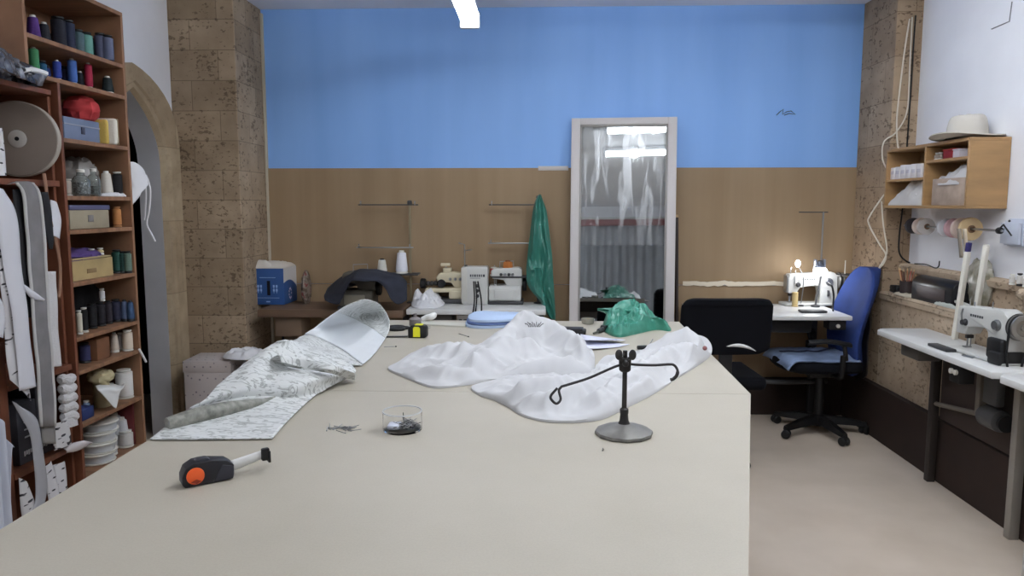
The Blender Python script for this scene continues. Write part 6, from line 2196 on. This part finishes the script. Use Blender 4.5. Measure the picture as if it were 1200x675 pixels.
# ---------------------------------------------------------------- ribbon reels on a rod below the cabinet
zr_ = at(1130, 268, x=2.2).z
yy0, yy1 = at(1178, 269, x=2.2).y, at(1058, 268, x=2.2).y
rd = thing('reel_rod', 'thin steel rod under the wall cabinet carrying the ribbon reels', 'rod', (2.2, (yy0 + yy1) / 2, zr_))
MB().tube([(2.2, yy0 + .02, zr_), (2.2, yy1 - .02, zr_)], .006, 10).build('rod', M_STEEL, rd, world=True)
for y in (yy0 + .08, yy1 - .06):
    MB().tube([(2.2, y, zr_), (2.25, y, zr_ + .008), (2.3, y, zr_ + .01)], .005, 6).build('hook', M_STEEL, rd, world=True)
MB().lathe([(.012, 0), (.016, .004), (.016, .02), (.012, .024)], (2.2, yy0 + .03, zr_), 12, 'y').build('end_knob', M_RUBBER, rd, world=True)
MB().tube([(2.2, yy0 + .04, zr_ + .012), (2.19, yy0 - .0, zr_ + .03), (2.2, yy0 - .05, zr_ - .02)], .004, 6).build('wire_clip', M_RUBBER, rd, world=True)
reels = [(1070, 17, (50, 46, 50), 'black ribbon reel, farthest on the rod under the cabinet'),
         (1079, 18, (206, 190, 178), 'pinkish beige ribbon reel next to the black one on the rod'),
         (1085, 18, (190, 184, 180), 'grey white ribbon reel third from the far end of the rod'),
         (1109, 20, (196, 196, 200), 'pale grey ribbon reel behind the pink edged one on the rod'),
         (1118, 21, (186, 150, 154), 'dusty pink ribbon reel on the rod'),
         (1127, 23, (206, 186, 176), 'pale pink ribbon reel beside the big tan one'),
         (1137, 25, (206, 180, 138), 'big tan ribbon reel nearest on the rod')]
for px, rp_, rgb, lab in reels:
    y = at(px, 268, x=2.2).y
    rr = min(rp_ / 2 * y / FPX * 1.06, .092)
    t = thing('ribbon_reel', lab, 'ribbon reel', (2.2, y, zr_ - rr), group=None)
    MB().lathe([(.0085, -.012), (rr * .62, -.012), (rr * .98, -.011), (rr, -.008), (rr, .008), (rr * .98, .011), (rr * .62, .012), (.0085, .012), (.0085, -.012)], (0, 0, rr), 28, 'y', cap=False).build('ribbon', mat('reel ribbon %d %d %d' % rgb, rgb, .7), t)
    MB().lathe([(.0086, -.0135), (rr * .34, -.0135), (rr * .34, .0135), (.0086, .0135), (.0086, -.0135)], (0, 0, rr), 20, 'y', cap=False).build('hub', mat('brown reel hub', (112, 84, 60), .6), t)
for px0, py1, lab, rgb in ((1124, 302, 'grey brown ribbon end hanging from the pink reel', (150, 138, 122)), (1130, 300, 'pale tan ribbon end hanging from the tan reel', (204, 188, 164))):
    rows = []
    for f in range(9):
        u = f / 8
        a = at(px0 - 2.5 + 3 * u, 268 + (py1 - 268) * u, x=2.12)
        c_ = at(px0 + 2.5 + 3 * u, 268 + (py1 - 268) * u, x=2.12)
        rows.append([a, c_])
    o = MB().grid(rows).build('hanging_ribbon', mat('ribbon end %d' % rgb[0], rgb, .7), solid=.001)
    tag(o, lab, 'ribbon')

# small bracket box / papers pinned to the wall
q0, q1 = at(1172, 256, x=2.24), at(1192, 290, x=2.24)
t = thing('paper_pad', 'pale blue grey paper pad pinned to the right wall beside the reels', 'paper pad', (2.28, (q0.y + q1.y) / 2, q1.z))
hy = abs(q0.y - q1.y) / 2
for k_ in range(3):
    MB().rbox(.002 - .018 * k_, .016 - .018 * k_, -hy * (1 - .06 * k_), hy * (1 + .0 * k_), .006 * k_, (q0.z - q1.z) - .01 * k_, .001).build('sheet', mat('pale blue paper', (196, 202, 216), .7), t)
MB().ball((-.04, 0, (q0.z - q1.z) * .92), (.006, .006, .006), 8, 6).build('push_pin', M_DKGREY, t)

# ---------------------------------------------------------------- things on the stone ledge
LZ = .915
p0, p1 = at(1068, 352, x=2.155), at(1116, 352, x=2.155)
M_RADIO = mat('black plastic glossy', (18, 18, 22), .35)
yn, yf = p1.y, at(1070, 345, x=2.16).y
rdv = thing('toolbox', 'black box with a rounded top on the stone ledge', 'box', (2.21, (yn + yf) / 2, LZ + .0006))
hl = (yf - yn) / 2
prof = [(-.06, 0), (.06, 0), (.06, .09)] + [(.06 * math.cos(a), .09 + .045 * math.sin(a)) for a in [R(q) for q in range(15, 166, 15)]] + [(-.06, .09)]
MB().prism(prof, -hl, hl, 'y').build('body', M_RADIO, rdv, bevel=.006)
MB().prism([(a * .9, .006 + b_ * .9) for a, b_ in prof], -hl - .006, -hl - .0005, 'y').build('front_panel', mat('black mesh', (12, 12, 16), .8), rdv, bevel=.003)
MB().rbox(-.064, -.0605, -hl * .7, hl * .7, .02, .085, .004).build('side_panel', mat('brownish plastic', (66, 54, 54), .5), rdv)
# pencil cup
q = at(1069, 340, x=2.17)
yq = q.y + .11
pc = thing('pencil_cup', 'dark cup on the stone ledge beside the black box', 'cup', (2.19, yq, LZ + .0006))
MB().lathe([(.030, 0), (.034, .004), (.038, .085), (.035, .085), (.031, .006), (0, .005)], seg=20).build('cup', mat('dark cup', (48, 38, 38), .6), pc)
rq = random.Random(5)
cols_ = [(150, 92, 64), (176, 120, 84), (120, 70, 52), (196, 150, 110), (90, 56, 48), (170, 96, 80), (140, 104, 76)]
names_ = ['rust brown', 'tan', 'chestnut', 'pale wood', 'dark brown', 'reddish', 'ochre']
for i in range(7):
    a = 2 * PI * i / 7
    e = Vector((.022 * math.cos(a), .022 * math.sin(a), .008))
    f = Vector((.048 * math.cos(a + .2), .05 * math.sin(a + .2), .145 + rq.uniform(-.02, .02)))
    t = thing('pencil', names_[i] + ' pencil standing in the dark cup on the ledge', 'pencil', (2.19 + e.x * .4, yq + e.y * .4, LZ + .008), group='pencils in the dark cup')
    d_ = f - e * .4
    MB().tube([(0, 0, 0), tuple(d_ * .9)], .004, 6).build('shaft', mat('pencil %d' % i, cols_[i], .5), t)
    MB().tube([tuple(d_ * .9), tuple(d_ * .97), tuple(d_)], [.004, .002, .0006], 6).build('tip', mat('pencil wood', (206, 176, 130), .6), t)
# papers and small things
def ledge_pile(name, label, cat, px0, px1, rgb, h, x0=2.14, x1=2.24, amp=.008):
    ya, yb = at(px1, 350, x=x0).y, at(px0, 350, x=x0).y
    o = pile([(x0 + .004, ya), (x0 + .004, yb), (x1, yb), (x1, ya)], LZ, h, [], 12, 60, amp, 20, px0 * .1)
    return tag(o.build(name, mat('ledge %s' % label[:14], rgb, .75)), label, cat)


ledge_pile('paper_sheets', 'loose pale papers on the ledge left of the pencil cup', 'paper', 1046, 1064, (196, 186, 166), .006)
ledge_pile('fabric_scrap', 'grey cloth scraps on the ledge in front of the black box', 'fabric', 1095, 1116, (180, 184, 176), .012, 2.135, 2.16)
ya = at(1040, 338, x=2.16).y
t = thing('stapler', 'small black stapler at the far end of the ledge behind the blue chair', 'stapler', (2.19, 4.60, LZ + .0006), R(80))
MB().rbox(-.07, .06, -.018, .018, 0, .014, .004).build('base', M_RUBBER, t)
MB().prism([(-.07, .016), (.05, .016), (.065, .024), (.05, .042), (-.06, .05), (-.07, .04)], -.017, .017, 'y').build('top_arm', M_RUBBER, t, bevel=.004)
o = ball_lump((2.262, 3.86, LZ + .13), (.034, .10, .12), .2, 2.0, 6.0, flat=-.129)
o.v = [Vector((min(v.x, 2.266 if v.z < 1.095 else 2.295), v.y, v.z)) for v in o.v]
m, nt, b, N, L = node_mat('cloudy clear bag')
tc = N.new('ShaderNodeTexCoord')
no = N.new('ShaderNodeTexNoise')
no.inputs['Scale'].default_value = 16
no.inputs['Detail'].default_value = 4
L.new(tc.outputs['Object'], no.inputs['Vector'])
L.new(ramp(nt, no.outputs['Fac'], [(0.4, (128, 124, 104)), (0.6, (176, 172, 160))]), b.inputs['Base Color'])
b.inputs['Roughness'].default_value = .3
tag(o.build('clear_bag', m), 'cloudy bag of odds and ends on the ledge behind the black box', 'bag')
# white cutter with green base lying at the ledge's end
q = at(1122, 350, x=2.13)
t = thing('rotary_tool', 'white handled tool with a green edge lying on the ledge end by the white battens', 'tool', (2.155, q.y, LZ + .016), R(78))
MB().rbox(-.085, .085, -.013, .013, .012, .028, .007, 3).build('handle', M_MACH, t)
MB().rbox(-.08, .03, -.016, .016, .0, .010, .003).build('green_edge', mat('green edge', (140, 160, 70), .5), t)
MB().rbox(-.06, .06, -.014, .014, -.015, -.001, .002).build('foot', mat('grey white foot', (180, 182, 178), .6), t)

# two white painted battens standing on the side table against the ledge
M_BATT = mat('white painted batten', (222, 218, 206), .5)
for k_, (b0_, t0_, x0_, x1_, lab) in enumerate((((1119, 388), (1134, 295), 2.085, 2.10, 'taller white batten leaning left of the right hand sewing machine'),
                                               ((1141, 358), (1156, 288), 2.10, 2.118, 'white batten leaning right of the taller one behind the sewing machine'))):
    a = at(*b0_, z=.781) if k_ == 0 else at(*b0_, x=x0_)
    a = at(b0_[0], b0_[1], x=x0_)
    a.z = .781
    c_ = at(*t0_, x=x1_)
    t = thing('batten', lab, 'batten', a[:])
    d_ = c_ - a
    L_ = d_.length
    bm_ = MB().rbox(-.014, .014, -.010, .010, 0, L_, .003)
    bm_.xf(d_.to_track_quat('Z', 'Y').to_matrix().to_4x4()).build('stick', M_BATT, t)
    cp = MB().rbox(-.012, .012, -.009, .009, L_, L_ + (.045 if k_ == 0 else .006), .003)
    cp.xf(d_.to_track_quat('Z', 'Y').to_matrix().to_4x4()).build('tip', mat('dark blue tip', (50, 44, 100), .6) if k_ == 0 else M_BATT, t)
# small bottles on the upper moulding
for k_, px in enumerate((1168, 1176, 1183)):
    q = at(px, 322, x=2.20)
    yy = q.y - .12
    cone(['first', 'second', 'third'][k_] + ' small white spool on the stone moulding right of the battens', (2.20, yy, 1.0808), .05 + .008 * (k_ % 2), .013, (208, 204, 198), 'tube', tip=M_CONEB if k_ == 1 else M_CONEW)

# ---------------------------------------------------------------- cables along the right pillar
M_WCAB = mat('white cable', (214, 206, 190), .5)


def cable(label, pts, m_, r=.005, y=4.672):
    pp = []
    for p in pts:
        if len(p) == 2:
            pp.append(at(p[0], p[1], y=y))
        else:
            pp.append(at(p[0], p[1], y=p[2]))
    o = MB().tube(crom(pp, 50), r, 6).build('cable', m_)
    return tag(o, label, 'cable')


cable('white cable running straight down the edge of the right pillar', [(1066, 22), (1060, 60), (1055, 100), (1051, 140), (1052, 170), (1056, 178)], M_WCAB)
cable('white cable crossing slanted over the right pillar above the cabinet', [(1069, 20), (1066, 80), (1063, 130), (1050, 155), (1036, 166), (1034, 185), (1040, 200)], M_WCAB, .0045)
cable('white cable looping below the cabinet down behind the blue chair', [(1036, 228), (1020, 252), (1018, 262), (1030, 285), (1038, 298), (1036, 308), (1028, 316), (1020, 322)], M_WCAB)
cable('second white cable loop below the cabinet', [(1033, 236), (1035, 262), (1039, 288), (1038, 300), (1030, 314), (1022, 330)], M_WCAB, .0045)
cable('black cable along the corner of pillar and white wall and under the cabinet', [(1073, 18), (1070, 60), (1067, 110), (1063, 170), (1058, 240), (1054, 275), (1054, 296), (1062, 306), (1072, 309)], M_CABLE, .005, 4.665)
cable('dark cable hanging in an arc on the white wall behind the ledge', [(1072, 309, 4.5), (1085, 310, 4.3), (1096, 314, 4.15), (1100, 312, 4.1), (1101, 306, 4.08)], M_CABLE, .0035)
# ---------------------------------------------------------------- world and view
w = bpy.data.worlds.new('world')
w.use_nodes = True
w.node_tree.nodes['Background'].inputs[0].default_value = (.55, .6, .68, 1)
w.node_tree.nodes['Background'].inputs[1].default_value = .05
SC.world = w
SC.view_settings.view_transform = 'Standard'
SC.view_settings.look = 'None'
SC.view_settings.gamma = 1.0
SC.view_settings.use_curve_mapping = False
SC.view_settings.exposure = 0.03
SC.cycles.max_bounces = 8
SC.cycles.diffuse_bounces = 5
SC.cycles.transparent_max_bounces = 12
SC.cycles.sample_clamp_indirect = 6.0
